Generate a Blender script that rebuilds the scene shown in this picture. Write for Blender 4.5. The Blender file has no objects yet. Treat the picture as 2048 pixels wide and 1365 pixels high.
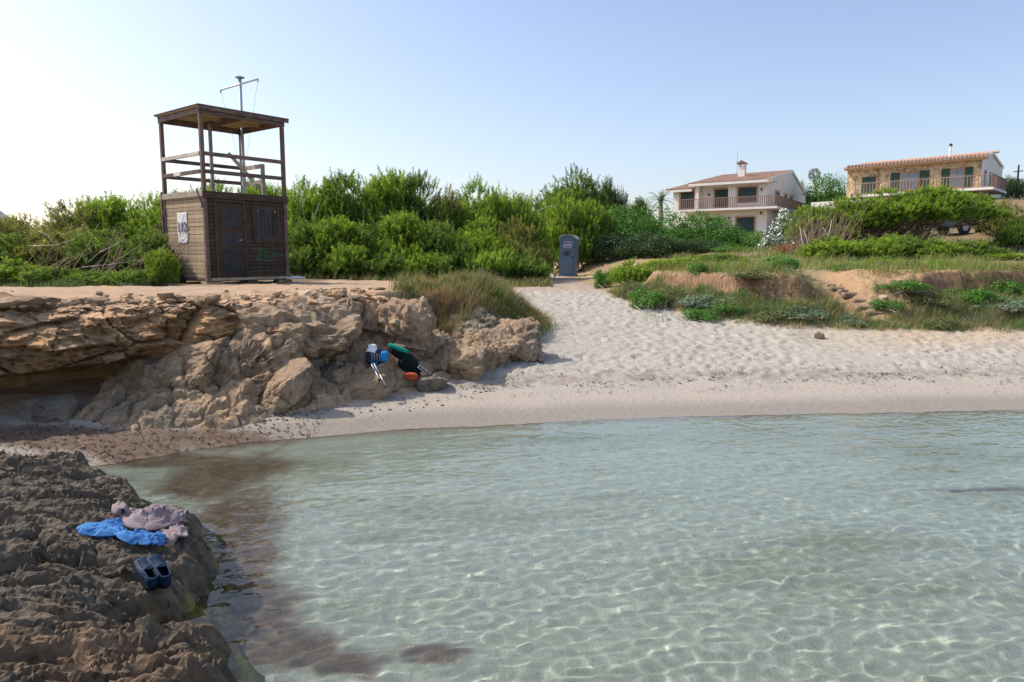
import bpy, bmesh, math, random
import numpy as np
from mathutils import Vector, Matrix

# ---------------------------------------------------------------- camera, sky, sun, exposure
SC = bpy.context.scene
COL = SC.collection
CAM_Z, PITCH, F = 2.2, math.radians(6.6), 1400.0      # F: focal length in photo pixels (2048 wide)
cam_d = bpy.data.cameras.new('camera')
cam_d.sensor_width = 36.0
cam_d.lens = 36.0 * F / 2048.0
cam_d.clip_start = 0.05
cam_d.clip_end = 20000
cam = bpy.data.objects.new('camera', cam_d)
COL.objects.link(cam)
cam.location = (0, 0, CAM_Z)
cam.rotation_euler = (math.radians(90) - PITCH, 0, 0)
SC.camera = cam

SUN_AZ, SUN_EL = math.radians(-75), math.radians(47)
world = bpy.data.worlds.new('World')
SC.world = world
world.use_nodes = True
wn = world.node_tree
bg = wn.nodes['Background']
sky = wn.nodes.new('ShaderNodeTexSky')
sky.sky_type = 'NISHITA'
sky.sun_disc = False
sky.sun_elevation = SUN_EL
sky.sun_rotation = SUN_AZ
sky.altitude = 0
sky.air_density = 1.0
sky.dust_density = 2.0
sky.ozone_density = 1.6
bg.inputs['Strength'].default_value = 0.15
wb = wn.nodes.new('ShaderNodeMix')             # camera white balance of the sky
wb.data_type = 'RGBA'
wb.blend_type = 'MULTIPLY'
wb.inputs['Factor'].default_value = 1.0
wb.inputs[7].default_value = (1.05, 0.968, 0.958, 1)
wn.links.new(sky.outputs[0], wb.inputs[6])
wn.links.new(wb.outputs[2], bg.inputs[0])

sun_d = bpy.data.lights.new('sun', 'SUN')
sun_d.energy = 3.15
sun_d.angle = math.radians(0.53)
sun_d.color = (1.0, 0.925, 0.82)
sun = bpy.data.objects.new('sun', sun_d)
COL.objects.link(sun)
sv = Vector((math.sin(SUN_AZ) * math.cos(SUN_EL), math.cos(SUN_AZ) * math.cos(SUN_EL), math.sin(SUN_EL)))
sun.rotation_euler = sv.to_track_quat('Z', 'Y').to_euler()
sun.location = sv * 50

SC.view_settings.view_transform = 'Standard'
SC.view_settings.look = 'None'
SC.view_settings.exposure = 0.58
SC.view_settings.gamma = 1.0
SC.render.engine = 'CYCLES'
SC.cycles.use_denoising = True
SC.cycles.max_bounces = 8
SC.cycles.transparent_max_bounces = 16
SC.cycles.sample_clamp_indirect = 6.0

# ---------------------------------------------------------------- helpers
rng = np.random.default_rng(7)
random.seed(7)
CP, SP = math.cos(PITCH), math.sin(PITCH)

def ray(px, py):
    u = (682.5 - py) / F
    return np.array([(px - 1024.0) / F, CP + u * SP, -SP + u * CP])

def at(px, py, Y):
    d = ray(px, py)
    t = Y / d[1]
    return np.array([d[0] * t, Y, CAM_Z + d[2] * t])

def gz(px, py, z):
    d = ray(px, py)
    t = (z - CAM_Z) / d[2]
    return np.array([d[0] * t, d[1] * t, z])

def _hash(ix, iy, iz, seed):
    h = (ix.astype(np.int64) * 374761393 + iy.astype(np.int64) * 668265263 + iz.astype(np.int64) * 2147483647 + seed * 144665) & 0xFFFFFFFF
    h = ((h ^ (h >> 13)) * 1274126177) & 0xFFFFFFFF
    h = ((h ^ (h >> 16)) * 2246822519) & 0xFFFFFFFF
    return h ^ (h >> 15)

def noise3(x, y, z, seed=0):
    """gradient noise, about -1..1"""
    x, y, z = np.broadcast_arrays(np.asarray(x, float), np.asarray(y, float), np.asarray(z, float))
    xi, yi, zi = np.floor(x), np.floor(y), np.floor(z)
    fx, fy, fz = x - xi, y - yi, z - zi
    ux, uy, uz = [f * f * f * (f * (f * 6 - 15) + 10) for f in (fx, fy, fz)]
    out = 0
    for dx in (0, 1):
        wx = ux if dx else 1 - ux
        for dy in (0, 1):
            wy = uy if dy else 1 - uy
            for dz in (0, 1):
                wz = uz if dz else 1 - uz
                h = _hash(xi + dx, yi + dy, zi + dz, seed)
                gx = ((h & 1023) / 511.5 - 1); gy = (((h >> 10) & 1023) / 511.5 - 1); gzz = (((h >> 20) & 1023) / 511.5 - 1)
                out = out + wx * wy * wz * (gx * (fx - dx) + gy * (fy - dy) + gzz * (fz - dz))
    return out * 1.4

def fbm(x, y, z, octv=4, seed=0, gain=0.5, ridged=False):
    s, a, f, tot = 0, 1.0, 1.0, 0
    for o in range(octv):
        n = noise3(x * f, y * f, z * f, seed + o * 17)
        if ridged:
            n = 1 - 2 * np.abs(n)
        s = s + a * n
        tot += a
        a *= gain
        f *= 2.03
    return s / tot

def worley3(x, y, z, seed=0):
    """distance to the nearest of scattered points: bowls with sharp rims"""
    xi, yi, zi = np.floor(x), np.floor(y), np.floor(z)
    best = np.full(np.shape(x), 9.0)
    for dx in (-1, 0, 1):
        for dy in (-1, 0, 1):
            for dz in (-1, 0, 1):
                h = _hash(xi + dx, yi + dy, zi + dz, seed)
                d = (xi + dx + (h & 1023) / 1023 - x) ** 2 + (yi + dy + ((h >> 10) & 1023) / 1023 - y) ** 2 + (zi + dz + ((h >> 20) & 1023) / 1023 - z) ** 2
                best = np.minimum(best, d)
    return np.sqrt(best)

def cells2(x, y, seed=0):
    """nearest and second distance, cell random numbers and offset from the cell point"""
    xi, yi = np.floor(x), np.floor(y)
    f1 = np.full(np.shape(x), 9.0); f2 = f1.copy()
    ident = np.zeros(np.shape(x), np.int64); ox = np.zeros(np.shape(x)); oy = ox.copy()
    for dx in (-1, 0, 1):
        for dy in (-1, 0, 1):
            h = _hash(xi + dx, yi + dy, np.zeros_like(xi), seed)
            ax = x - (xi + dx + (h & 1023) / 1023); ay = y - (yi + dy + ((h >> 10) & 1023) / 1023)
            d = np.sqrt(ax * ax + ay * ay)
            m = d < f1
            f2 = np.where(m, f1, np.minimum(f2, d))
            ident = np.where(m, h, ident); ox = np.where(m, ax, ox); oy = np.where(m, ay, oy)
            f1 = np.where(m, d, f1)
    g = _hash(ident, ident >> 3, ident >> 7, seed + 5)
    return f1, f2, (g & 1023) / 1023, ((g >> 10) & 1023) / 511.5 - 1, ((g >> 20) & 1023) / 511.5 - 1, ox, oy

def sstep(a, b, x):
    t = np.clip((x - a) / (b - a), 0, 1)
    return t * t * (3 - 2 * t)

def mixc(a, b, t):
    return a + (b - a) * t[..., None]

def mesh_np(name, V, Fc, col=None, smooth=True, mat=None):
    V = np.asarray(V, np.float32)
    Fc = np.asarray(Fc, np.int32)
    n = Fc.shape[1]
    me = bpy.data.meshes.new(name)
    me.vertices.add(len(V))
    me.vertices.foreach_set('co', V.ravel())
    me.loops.add(Fc.size)
    me.loops.foreach_set('vertex_index', Fc.ravel())
    me.polygons.add(len(Fc))
    me.polygons.foreach_set('loop_start', np.arange(0, Fc.size, n, dtype=np.int32))
    me.polygons.foreach_set('use_smooth', np.full(len(Fc), smooth))
    me.update(calc_edges=True)
    if col is not None:
        c = np.ones((len(V), 4), np.float32)
        c[:, :col.shape[1]] = col
        at_ = me.color_attributes.new('col', 'FLOAT_COLOR', 'POINT')
        at_.data.foreach_set('color', c.ravel())
    if mat:
        me.materials.append(mat)
    return me

def link(name, me, parent=None, loc=None):
    o = bpy.data.objects.new(name, me)
    COL.objects.link(o)
    if parent is not None:
        o.parent = parent
    if loc is not None:
        o.location = loc
    return o

def tag(o, label=None, cat=None, group=None, kind=None):
    if label: o['label'] = label
    if cat: o['category'] = cat
    if group: o['group'] = group
    if kind: o['kind'] = kind
    return o

def empty(name, loc, rz=0.0, label=None, cat=None, group=None):
    o = bpy.data.objects.new(name, None)
    COL.objects.link(o)
    o.location = loc
    o.rotation_euler = (0, 0, rz)
    o.empty_display_size = 0.2
    return tag(o, label, cat, group)

def grid_faces(nr, nc):
    i = np.arange(nr * nc).reshape(nr, nc)
    return np.stack([i[:-1, :-1], i[:-1, 1:], i[1:, 1:], i[1:, :-1]], -1).reshape(-1, 4)

class MB:
    """collects boxes, tubes and polygons into one mesh"""
    def __init__(s):
        s.v, s.f, s.n = [], [], 0
    def add(s, V, Fl):
        s.v.extend([tuple(p) for p in V])
        s.f.extend([tuple(int(i) + s.n for i in f) for f in Fl])
        s.n += len(V)
        return s
    def box(s, c, d, rot=None, bev=0.0):
        x, y, z = d[0] / 2, d[1] / 2, d[2] / 2
        bm = bmesh.new()
        bmesh.ops.create_cube(bm, size=1.0)
        for v in bm.verts:
            v.co = Vector((v.co.x * d[0], v.co.y * d[1], v.co.z * d[2]))
        if bev > 0:
            bmesh.ops.bevel(bm, geom=list(bm.edges), offset=bev, segments=1, affect='EDGES')
        if rot is not None:
            bmesh.ops.transform(bm, matrix=rot.to_4x4(), verts=bm.verts)
        bm.verts.index_update()
        s.add([v.co + Vector(c) for v in bm.verts], [[v.index for v in f.verts] for f in bm.faces])
        bm.free()
        return s
    def span(s, a, b, bev=0.0):
        return s.box([(a[i] + b[i]) / 2 for i in range(3)], [abs(b[i] - a[i]) for i in range(3)], None, bev)
    def bar(s, a, b, w, h=None, bev=0.0):
        a, b = Vector(a), Vector(b)
        d = b - a
        q = d.to_track_quat('X', 'Z').to_matrix()
        return s.box((a + b) / 2, (d.length, w, h or w), q, bev)
    def tube(s, pts, rad, sides=6, cap=True):
        pts = [Vector(p) for p in pts]
        if not hasattr(rad, '__len__'):
            rad = [rad] * len(pts)
        V, Fl = [], []
        up = Vector((0, 0, 1))
        for i, p in enumerate(pts):
            d = (pts[min(i + 1, len(pts) - 1)] - pts[max(i - 1, 0)])
            d = d.normalized() if d.length > 1e-9 else up
            a = d.cross(Vector((0.31, 0.85, 0.42)))
            if a.length < 1e-3: a = d.cross(Vector((1, 0, 0)))
            a.normalize()
            b = d.cross(a)
            for k in range(sides):
                t = 2 * math.pi * k / sides
                V.append(p + (a * math.cos(t) + b * math.sin(t)) * rad[i])
        for i in range(len(pts) - 1):
            for k in range(sides):
                k2 = (k + 1) % sides
                Fl.append([i * sides + k, i * sides + k2, (i + 1) * sides + k2, (i + 1) * sides + k])
        if cap:
            Fl.append(list(range(sides))[::-1])
            Fl.append([(len(pts) - 1) * sides + k for k in range(sides)])
        return s.add(V, Fl)
    def prism(s, pts2, z0, z1, axis='z'):
        """polygon pts2 extruded along axis between z0 and z1"""
        def put(p, w):
            if axis == 'z': return (p[0], p[1], w)
            if axis == 'y': return (p[0], w, p[1])
            return (w, p[0], p[1])
        n = len(pts2)
        V = [put(p, z0) for p in pts2] + [put(p, z1) for p in pts2]
        Fl = [list(range(n))[::-1], [n + i for i in range(n)]]
        Fl += [[i, (i + 1) % n, n + (i + 1) % n, n + i] for i in range(n)]
        return s.add(V, Fl)
    def mesh(s, name, mat, smooth=False):
        me = bpy.data.meshes.new(name)
        me.from_pydata(s.v, [], s.f)
        bm = bmesh.new()
        bm.from_mesh(me)
        bmesh.ops.recalc_face_normals(bm, faces=bm.faces)
        bm.to_mesh(me)
        bm.free()
        me.polygons.foreach_set('use_smooth', [smooth] * len(me.polygons))
        me.materials.append(mat)
        return me
    def build(s, name, mat, parent=None, smooth=False, loc=None):
        return link(name, s.mesh(name, mat, smooth), parent, loc)

# ---------------------------------------------------------------- materials
def newmat(name):
    m = bpy.data.materials.new(name)
    m.use_nodes = True
    nt = m.node_tree
    return m, nt, nt.nodes['Principled BSDF']

def N(nt, typ, **kw):
    n = nt.nodes.new(typ)
    for k, v in kw.items():
        if k in n.inputs: n.inputs[k].default_value = v
        else: setattr(n, k, v)
    return n

def tex_noise(nt, scale, detail=6.0, rough=0.6, vec=None, obj=True, stretch=None):
    tc = N(nt, 'ShaderNodeTexCoord')
    out = tc.outputs['Object']
    if stretch:
        mp = N(nt, 'ShaderNodeMapping')
        mp.inputs['Scale'].default_value = stretch
        nt.links.new(out, mp.inputs['Vector'])
        out = mp.outputs[0]
    n = N(nt, 'ShaderNodeTexNoise')
    n.inputs['Scale'].default_value = scale
    n.inputs['Detail'].default_value = detail
    n.inputs['Roughness'].default_value = rough
    nt.links.new(out, n.inputs['Vector'])
    return n

def ramp(nt, fac, stops):
    r = N(nt, 'ShaderNodeValToRGB')
    e = r.color_ramp.elements
    e[0].position, e[0].color = stops[0][0], (*stops[0][1], 1)
    e[1].position, e[1].color = stops[-1][0], (*stops[-1][1], 1)
    for p, c in stops[1:-1]:
        k = e.new(p)
        k.color = (*c, 1)
    nt.links.new(fac, r.inputs[0])
    return r

def g3(v): return (v, v, v)

def mul(nt, a, b):
    m = N(nt, 'ShaderNodeMix', data_type='RGBA', blend_type='MULTIPLY')
    m.inputs['Factor'].default_value = 1.0
    nt.links.new(a, m.inputs[6])
    nt.links.new(b, m.inputs[7])
    return m.outputs[2]

def bump(nt, bs, h, strength=0.5, dist=0.02, prev=None):
    b = N(nt, 'ShaderNodeBump')
    b.inputs['Strength'].default_value = strength
    b.inputs['Distance'].default_value = dist
    nt.links.new(h, b.inputs['Height'])
    if prev is not None: nt.links.new(prev, b.inputs['Normal'])
    nt.links.new(b.outputs[0], bs.inputs['Normal'])
    return b.outputs[0]

def simple(name, rgb, rough=0.6, var=0.25, scale=8.0, bmp=0.2, dist=0.005, metal=0.0, stretch=None, spec=0.3):
    """a colour with blotchy wear and fine relief"""
    m, nt, bs = newmat(name)
    n = tex_noise(nt, scale, 7, 0.65, stretch=stretch)
    lo = tuple(c * (1 - var) for c in rgb)
    hi = tuple(min(1, c * (1 + var)) for c in rgb)
    r = ramp(nt, n.outputs[0], [(0.3, lo), (0.7, hi)])
    nt.links.new(r.outputs[0], bs.inputs['Base Color'])
    bs.inputs['Roughness'].default_value = rough
    bs.inputs['Metallic'].default_value = metal
    bs.inputs['Specular IOR Level'].default_value = spec
    if bmp: bump(nt, bs, n.outputs[0], bmp, dist)
    return m

def attr_mat(name, fine=30.0, var=(0.75, 1.2), rough=0.95, bumps=((40, 0.5, 0.01),), stretch=None, rough_alpha=False, spec=0.2, stain=0):
    m, nt, bs = newmat(name)
    a = N(nt, 'ShaderNodeAttribute', attribute_name='col')
    n = tex_noise(nt, fine, 6, 0.65, stretch=stretch)
    r = ramp(nt, n.outputs[0], [(0.3, g3(var[0])), (0.7, g3(var[1]))])
    nt.links.new(mul(nt, a.outputs['Color'], r.outputs[0]), bs.inputs['Base Color'])
    bs.inputs['Roughness'].default_value = rough
    bs.inputs['Specular IOR Level'].default_value = spec
    if stain:
        n4 = tex_noise(nt, stain, 9, 0.78, stretch=stretch)
        r4 = ramp(nt, n4.outputs[0], [(0.35, g3(0.5)), (0.46, g3(0.95)), (0.6, g3(1.0)), (0.7, (1.35, 1.3, 1.22))])
        src = bs.inputs['Base Color'].links[0].from_socket
        nt.links.new(mul(nt, src, r4.outputs[0]), bs.inputs['Base Color'])
    if rough_alpha:
        nt.links.new(a.outputs['Alpha'], bs.inputs['Roughness'])
    prev = None
    for sc, st, di in bumps:
        b = tex_noise(nt, sc, 8, 0.7, stretch=stretch)
        prev = bump(nt, bs, b.outputs[0], st, di, prev)
    return m

def leaf_mat(name, trans=0.45, rough=0.55, tint=(1.25, 1.3, 0.6)):
    """green colour from the mesh attribute, light passing through the blades"""
    m, nt, bs = newmat(name)
    a = N(nt, 'ShaderNodeAttribute', attribute_name='col')
    nt.links.new(a.outputs['Color'], bs.inputs['Base Color'])
    bs.inputs['Roughness'].default_value = rough
    bs.inputs['Specular IOR Level'].default_value = 0.25
    t = N(nt, 'ShaderNodeBsdfTranslucent')
    c = N(nt, 'ShaderNodeRGB')
    c.outputs[0].default_value = (*tint, 1)
    nt.links.new(mul(nt, a.outputs['Color'], c.outputs[0]), t.inputs[0])
    mx = N(nt, 'ShaderNodeMixShader')
    mx.inputs[0].default_value = trans
    nt.links.new(bs.outputs[0], mx.inputs[1])
    nt.links.new(t.outputs[0], mx.inputs[2])
    nt.links.new(mx.outputs[0], nt.nodes['Material Output'].inputs[0])
    return m

# ---------------------------------------------------------------- terrain function
SHORE = np.array([(-4000, 5.0), (-30, 6.2), (-12, 6.6), (-6, 6.9), (-4.4, 7.35), (-3.6, 8.05), (-2.8, 8.5), (-1.5, 8.95), (0, 9.25), (1.6, 9.55), (3.3, 9.8), (7.4, 10.15), (12, 10.6), (25, 12), (60, 16), (4000, 300)], float)
def shore_y(x):
    return np.interp(x, SHORE[:, 0], SHORE[:, 1]) + 0.08 * noise3(np.asarray(x) * 0.9, 0.5, 0.5, 19) + 0.03 * noise3(np.asarray(x) * 3.1, 0.5, 0.5, 20)

# brink of the low cliff (left) running into the grassy mound beside the sand path
BRINK = np.array([(-4000, 7.0), (-30, 7.4), (-9, 8.1), (-6.4, 8.65), (-5.3, 9.5), (-4.3, 10.6), (-3.1, 11.4), (-1.9, 12.0), (-0.9, 12.7), (-0.1, 13.5), (0.35, 14.5), (0.3, 16), (-0.2, 18.5), (-0.6, 24), (-1, 60), (-1, 4000)], float)
# foot of the eroded bank (right)
FOOT = np.array([(2.75, 4000), (2.75, 40), (2.7, 28), (2.72, 22), (2.95, 19.2), (3.7, 17.6), (4.5, 16.4), (5.4, 15.7), (6.6, 15.35), (8.5, 15.3), (11, 15.3), (15, 15.5), (30, 17), (100, 30), (4000, 300)], float)

def sdist(P, x, y):
    """signed distance to a polyline, positive on its left side"""
    best = np.full(x.shape, 1e18)
    sg = np.zeros(x.shape)
    for a, b in zip(P[:-1], P[1:]):
        d = b - a
        L2 = d @ d
        t = np.clip(((x - a[0]) * d[0] + (y - a[1]) * d[1]) / L2, 0, 1)
        qx, qy = x - (a[0] + t * d[0]), y - (a[1] + t * d[1])
        q = qx * qx + qy * qy
        c = d[0] * (y - a[1]) - d[1] * (x - a[0])
        m = q < best - 1e-9
        best = np.where(m, q, best)
        sg = np.where(m, np.sign(c), sg)
    return np.sqrt(best) * np.where(sg == 0, 1, sg)

CTRL = np.array([
    (-40, 10, 1.6), (-20, 12, 1.6), (-8, 10, 1.6), (-8, 18, 1.58), (-5, 14, 1.6), (-3, 14, 1.62), (-1.5, 15, 1.66), (-3, 20, 1.5), (0, 25, 1.35), (0, 33, 1.32), (3, 38, 1.32), (0, 42, 1.4),
    (-20, 30, 1.8), (-40, 40, 2.0), (-5, 40, 1.6), (0, 60, 2.0),
    (3.6, 20, 1.80), (5, 18.5, 1.86), (7, 18, 1.92), (9, 18, 1.9), (11.5, 18, 1.95), (14, 18.5, 1.95), (20, 20, 2.2),
    (4, 28, 1.8), (9.5, 25, 2.08), (12, 25, 2.10), (16, 26, 2.15), (22, 28, 2.25), (12, 29, 2.3), (18, 30, 2.4), (8.3, 42, 2.3), (13, 42, 2.7), (17, 36, 2.9), (26.5, 40, 3.75), (29, 42, 3.9), (22, 36, 3.0),
    (25, 70, 4.4), (18, 76, 4.4), (35, 85, 5.4), (41, 62, 7.6), (33, 70, 7.4), (47, 70, 8.0), (36, 55, 5.6), (60, 80, 9.5), (10, 90, 4.0), (100, 100, 11), (-100, 100, 2.2),
    (0, 300, 3), (300, 300, 10), (-300, 300, 2), (0, 2500, 3), (2500, 2500, 6), (-2500, 2500, 2)], float)

def upper(x, y):
    num = np.zeros(x.shape)
    den = np.zeros(x.shape)
    for cx, cy, cz in CTRL:
        w = 1.0 / ((x - cx) ** 2 + (y - cy) ** 2 + 0.5) ** 1.8
        num += w * cz
        den += w
    return num / den

def terrain(x, y, detail=True):
    x = np.asarray(x, float); y = np.asarray(y, float)
    d = y - shore_y(x)
    beach = np.where(d > 0, 0.13 * d, 0.13 * d)
    beach = np.where(d < 0, -0.62 * (1 - np.exp(np.minimum(d, 0) * 0.24)) - 0.012 * np.clip(-d - 20, 0, 300), beach)
    cap = 1.32
    beach = np.where(beach > cap - 0.4, cap - 0.4 * np.exp(-(np.maximum(beach, cap - 0.4) - cap + 0.4) / 0.4), beach)
    U = upper(x, y)
    sb = sdist(BRINK, x, y)          # >0 inland of the brink
    sf = -sdist(FOOT[::-1], x, y)    # >0 inland of the foot
    wig = 0.25 * noise3(x * 0.9, y * 0.9, 3.1, 5)
    # left plateau: steep behind the cliff, a soft shoulder where the grass mound is
    soft = sstep(-2.6, -0.6, x)
    cv = 1.3 * sstep(-4.4, -5.2, x)
    t1 = sstep(0.35, 0.75, sb + wig * 0.4 - cv) * (1 - soft) + sstep(-0.55, 1.0, sb + wig) * soft
    z = beach * (1 - t1) + np.maximum(U, beach) * t1
    # right bank: apron, eroded face, top
    cut = 1.6 + 0.7 * noise3(x * 0.45, y * 0.2, 1.7, 9) + np.where(x > 11, 0.4, 0)
    tt = 0.30 * sstep(-0.2, 1.6, sf + wig) + 0.62 * sstep(cut - 0.10, cut + 0.22, sf + wig * 0.5) + 0.08 * sstep(cut + 0.2, cut + 2.5, sf)
    gully = np.exp(-((x - 8.0) / 0.75) ** 2) * sstep(14.5, 16, y) * (1 - sstep(18.5, 21, y))
    tt2 = sstep(0.2, 5.2, sf)
    tt = tt * (1 - gully) + tt2 * gully
    spoil = np.exp(-((x - 9.0) / 0.7) ** 2) * (y > 14)
    tt = tt * (1 - spoil) + sstep(-0.1, 2.9, sf + wig) * spoil
    z = np.where(sf > -0.5, z * (1 - tt) + np.maximum(U, z) * tt, z)
    if detail:
        land = sstep(0.5, 2.0, d)
        inl = np.maximum(sstep(0.2, 1.0, sb), sstep(0.2, 1.5, sf))
        z = z + 0.05 * fbm(x * 0.8, y * 0.8, 0.3, 3, 21) * land
        z = z + inl * (0.06 * fbm(x * 2.2, y * 2.2, 4.3, 4, 22)) + sstep(0.8, 1.4, sf) * (1 - sstep(2.6, 3.4, sf)) * 0.10 * fbm(x * 5, y * 5, 2.3, 3, 23, 0.55, True)
        z = z - (d < 0) * 0.035 * np.abs(noise3(x * 1.6 + 0.4 * y, y * 2.4, 0.7, 33)) * sstep(0, -1.0, d) if True else z
    return z

def H(x, y):
    return float(terrain(np.array([x]), np.array([y]), False)[0])

def on_ground(px, py, lo=4.0, hi=200.0):
    """first hit of the picture ray with the bare terrain"""
    d = ray(px, py)
    Y = np.geomspace(lo, hi, 4000)
    t = Y / d[1]
    zz = CAM_Z + d[2] * t
    g = terrain(d[0] * t, Y, False)
    k = np.argmax(zz < g)
    return np.array([d[0] * t[k], Y[k], g[k]])

def axis(lo, hi, step, far_lo, far_hi, grow=1.13):
    a = list(np.arange(lo, hi + step / 2, step))
    s, v = step, a[-1]
    while v < far_hi:
        s *= grow
        v += s
        a.append(v)
    s, v, pre = step, a[0], []
    while v > far_lo:
        s *= grow
        v -= s
        pre.append(v)
    return np.array(pre[::-1] + a)

def build_ground():
    xs = axis(-11.0, 12.5, 0.052, -4500, 4500, 1.17)
    ys = axis(2.6, 21.0, 0.052, -400, 4500, 1.13)
    X, Y = np.meshgrid(xs, ys)
    Z = terrain(X, Y)
    d = Y - shore_y(X)
    sb = sdist(BRINK, X, Y)
    sf = -sdist(FOOT[::-1], X, Y)
    inl = np.maximum(sstep(-0.1, 0.5, sb), sstep(-0.3, 0.8, sf + 0.25 * noise3(X * 1.3, Y * 1.3, 2.2, 41)))
    sand = (1 - inl) * sstep(1.3, 2.1, d)
    # footprints: thousands of shallow scoops with a pushed-up rim
    r2 = np.random.default_rng(3)
    n = 15000
    fx = r2.uniform(-3.5, 13, n); fy = r2.uniform(9.8, 24, n)
    fa = r2.uniform(0, math.pi, n); fl = r2.uniform(0.06, 0.16, n); fw = r2.uniform(0.04, 0.085, n); fd = r2.uniform(0.010, 0.042, n)
    D = np.zeros_like(Z)
    for i in range(n):
        i0, i1 = np.searchsorted(xs, (fx[i] - 0.4, fx[i] + 0.4)); j0, j1 = np.searchsorted(ys, (fy[i] - 0.4, fy[i] + 0.4))
        gx = X[j0:j1, i0:i1] - fx[i]; gy = Y[j0:j1, i0:i1] - fy[i]
        c, s_ = math.cos(fa[i]), math.sin(fa[i])
        q = np.sqrt(((gx * c + gy * s_) / fl[i]) ** 2 + ((-gx * s_ + gy * c) / fw[i]) ** 2)
        D[j0:j1, i0:i1] += -fd[i] * np.exp(-q * q * 1.3) + 0.45 * fd[i] * np.exp(-((q - 1.5) / 0.45) ** 2)
    calm = 0.45 + 0.65 * sstep(-0.35, 0.25, fbm(X * 0.5, Y * 0.5, 3.3, 3, 55))
    Z = Z + 0.72 * np.clip(D, -0.09, 0.06) * sand * calm
    Z = Z + 0.016 * fbm(X * 3.5, Y * 3.5, 0.2, 4, 51) * sand
    # ---- colours (albedo) and roughness in alpha
    n1 = fbm(X * 0.7, Y * 0.7, 0.0, 4, 61); n2 = fbm(X * 3.1, Y * 3.1, 0.0, 4, 62); n3 = fbm(X * 9, Y * 9, 0.0, 3, 63)
    C = np.zeros(X.shape + (3,)) + np.array([0.415, 0.383, 0.325])
    C *= (1 + 0.10 * n2 + 0.08 * n3)[..., None]
    R = np.full(X.shape, 0.95)
    # golden tint towards the back of the beach on the right
    gold = sstep(4.5, 9, X) * sstep(2.8, 4.6, d)
    C = mixc(C, np.array([0.46, 0.36, 0.235]), 0.65 * gold)
    # strand of dry weed and darker churned sand
    dk = sstep(0.0, 0.5, n2 + 0.5 * n3 + 0.6 * np.exp(-((d - 1.9) / 0.4) ** 2) - 0.25) * sstep(1.3, 1.7, d) * (1 - sstep(3.2, 5.0, d))
    C = mixc(C, np.array([0.23, 0.18, 0.135]), 0.55 * dk)
    # damp, smooth strip along the water
    damp = 1 - sstep(1.25, 1.75, d + 0.25 * n1)
    C = mixc(C, np.array([0.42, 0.37, 0.305]) * 1.0, damp)
    wet = 1 - sstep(0.35, 0.95, d + 0.2 * n1)
    C = mixc(C, np.array([0.31, 0.27, 0.22]), wet)
    R = R - 0.35 * damp - 0.30 * wet
    # sea floor: pale sand, pebbly and weedy patches
    sea = sstep(0.0, -0.35, d)
    bed = np.zeros_like(C) + np.array([0.405, 0.425, 0.372])
    bed *= (1 + 0.10 * n2)[..., None]
    weedy = sstep(-0.05, 0.45, fbm(X * 0.32 + 0.12 * Y + 3, Y * 1.35 - 0.2 * X, 0, 4, 71) + 0.22 * n2 + 0.12 * n3)
    bed = mixc(bed, np.array([0.24, 0.24, 0.15]), 0.75 * weedy)
    peb = sstep(0.18, 0.5, fbm(X * 4.5, Y * 4.5, 1.0, 3, 73)) * sstep(0.0, 0.5, fbm(X * 0.8, Y * 0.8, 5, 3, 74))
    bed = mixc(bed, np.array([0.16, 0.13, 0.10]), 0.6 * peb)
    C = mixc(C, bed, sea)
    # brown drift of dead sea grass by the rocks; lower underwater patches paint in rock shadow
    w1 = np.zeros_like(X)
    for wx, wy, wz, sx1, sy1 in ((60, 860, 0.2, 1.0, 0.40), (180, 875, 0.15, 0.7, 0.28), (300, 905, 0.05, 0.5, 0.16)):
        g_ = gz(wx, wy, wz)
        w1 = w1 + np.exp(-(((X - g_[0]) / sx1) ** 2 + ((Y - g_[1]) / sy1) ** 2))
    for wx, wy, sx1, sy1 in ((420, 915, 0.75, 0.26), (480, 965, 0.5, 0.4), (470, 1050, 0.34, 0.45), (480, 1130, 0.28, 0.35), (530, 1220, 0.22, 0.25), (580, 1290, 0.26, 0.18), (690, 1325, 0.18, 0.10), (300, 955, 0.35, 0.22), (390, 1000, 0.3, 0.25), (440, 1090, 0.2, 0.2), (450, 1180, 0.2, 0.2), (470, 1290, 0.18, 0.2), (860, 1300, 0.2, 0.08), (1990, 1000, 0.7, 0.05)):
        g_ = gz(wx, wy, -0.2)
        w1 = w1 + 1.15 * np.exp(-(((X - g_[0]) / (1.3 * sx1)) ** 2 + ((Y - g_[1]) / (1.3 * sy1)) ** 2))
    weed = sstep(0.22, 0.95, w1 + 0.45 * n2 + 0.4 * n3)  # sea grass and painted rock shadow in one mask
    C = mixc(C, mixc(np.zeros_like(C) + np.array([0.11, 0.070, 0.048]), np.array([0.20, 0.135, 0.09]), sstep(-0.2, 0.5, n3)), 0.92 * weed)
    # bare orange soil of the plateau and the path
    soil = np.zeros_like(C) + np.array([0.44, 0.30, 0.19])
    soil = mixc(soil, np.array([0.40, 0.33, 0.26]), sstep(-0.1, 0.5, n1))
    soil *= (1 + 0.15 * n2 + 0.12 * n3)[..., None]
    left = sstep(0.0, 0.5, sb)
    C = mixc(C, soil, left)
    litter = left * sstep(16.6, 18.0, Y + 0.7 * n1 + np.where(X > -6, -6.2, 0) - 0.25 * np.clip(X, 0, 2))
    C = mixc(C, np.array([0.16, 0.125, 0.075]) * 1.0, 0.85 * litter)
    mound = sstep(-2.2, -1.5, X + 0.4 * n1) * sstep(-0.4, 0.2, sb) * (1 - sstep(16.2, 17.2, Y))
    C = mixc(C, np.array([0.22, 0.17, 0.11]), 0.9 * mound)
    pathd = sstep(20, 23, Y) * (1 - np.maximum(left, sstep(0, .5, sf))) 
    C = mixc(C, np.array([0.36, 0.27, 0.205]), pathd * 0.8)
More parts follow.
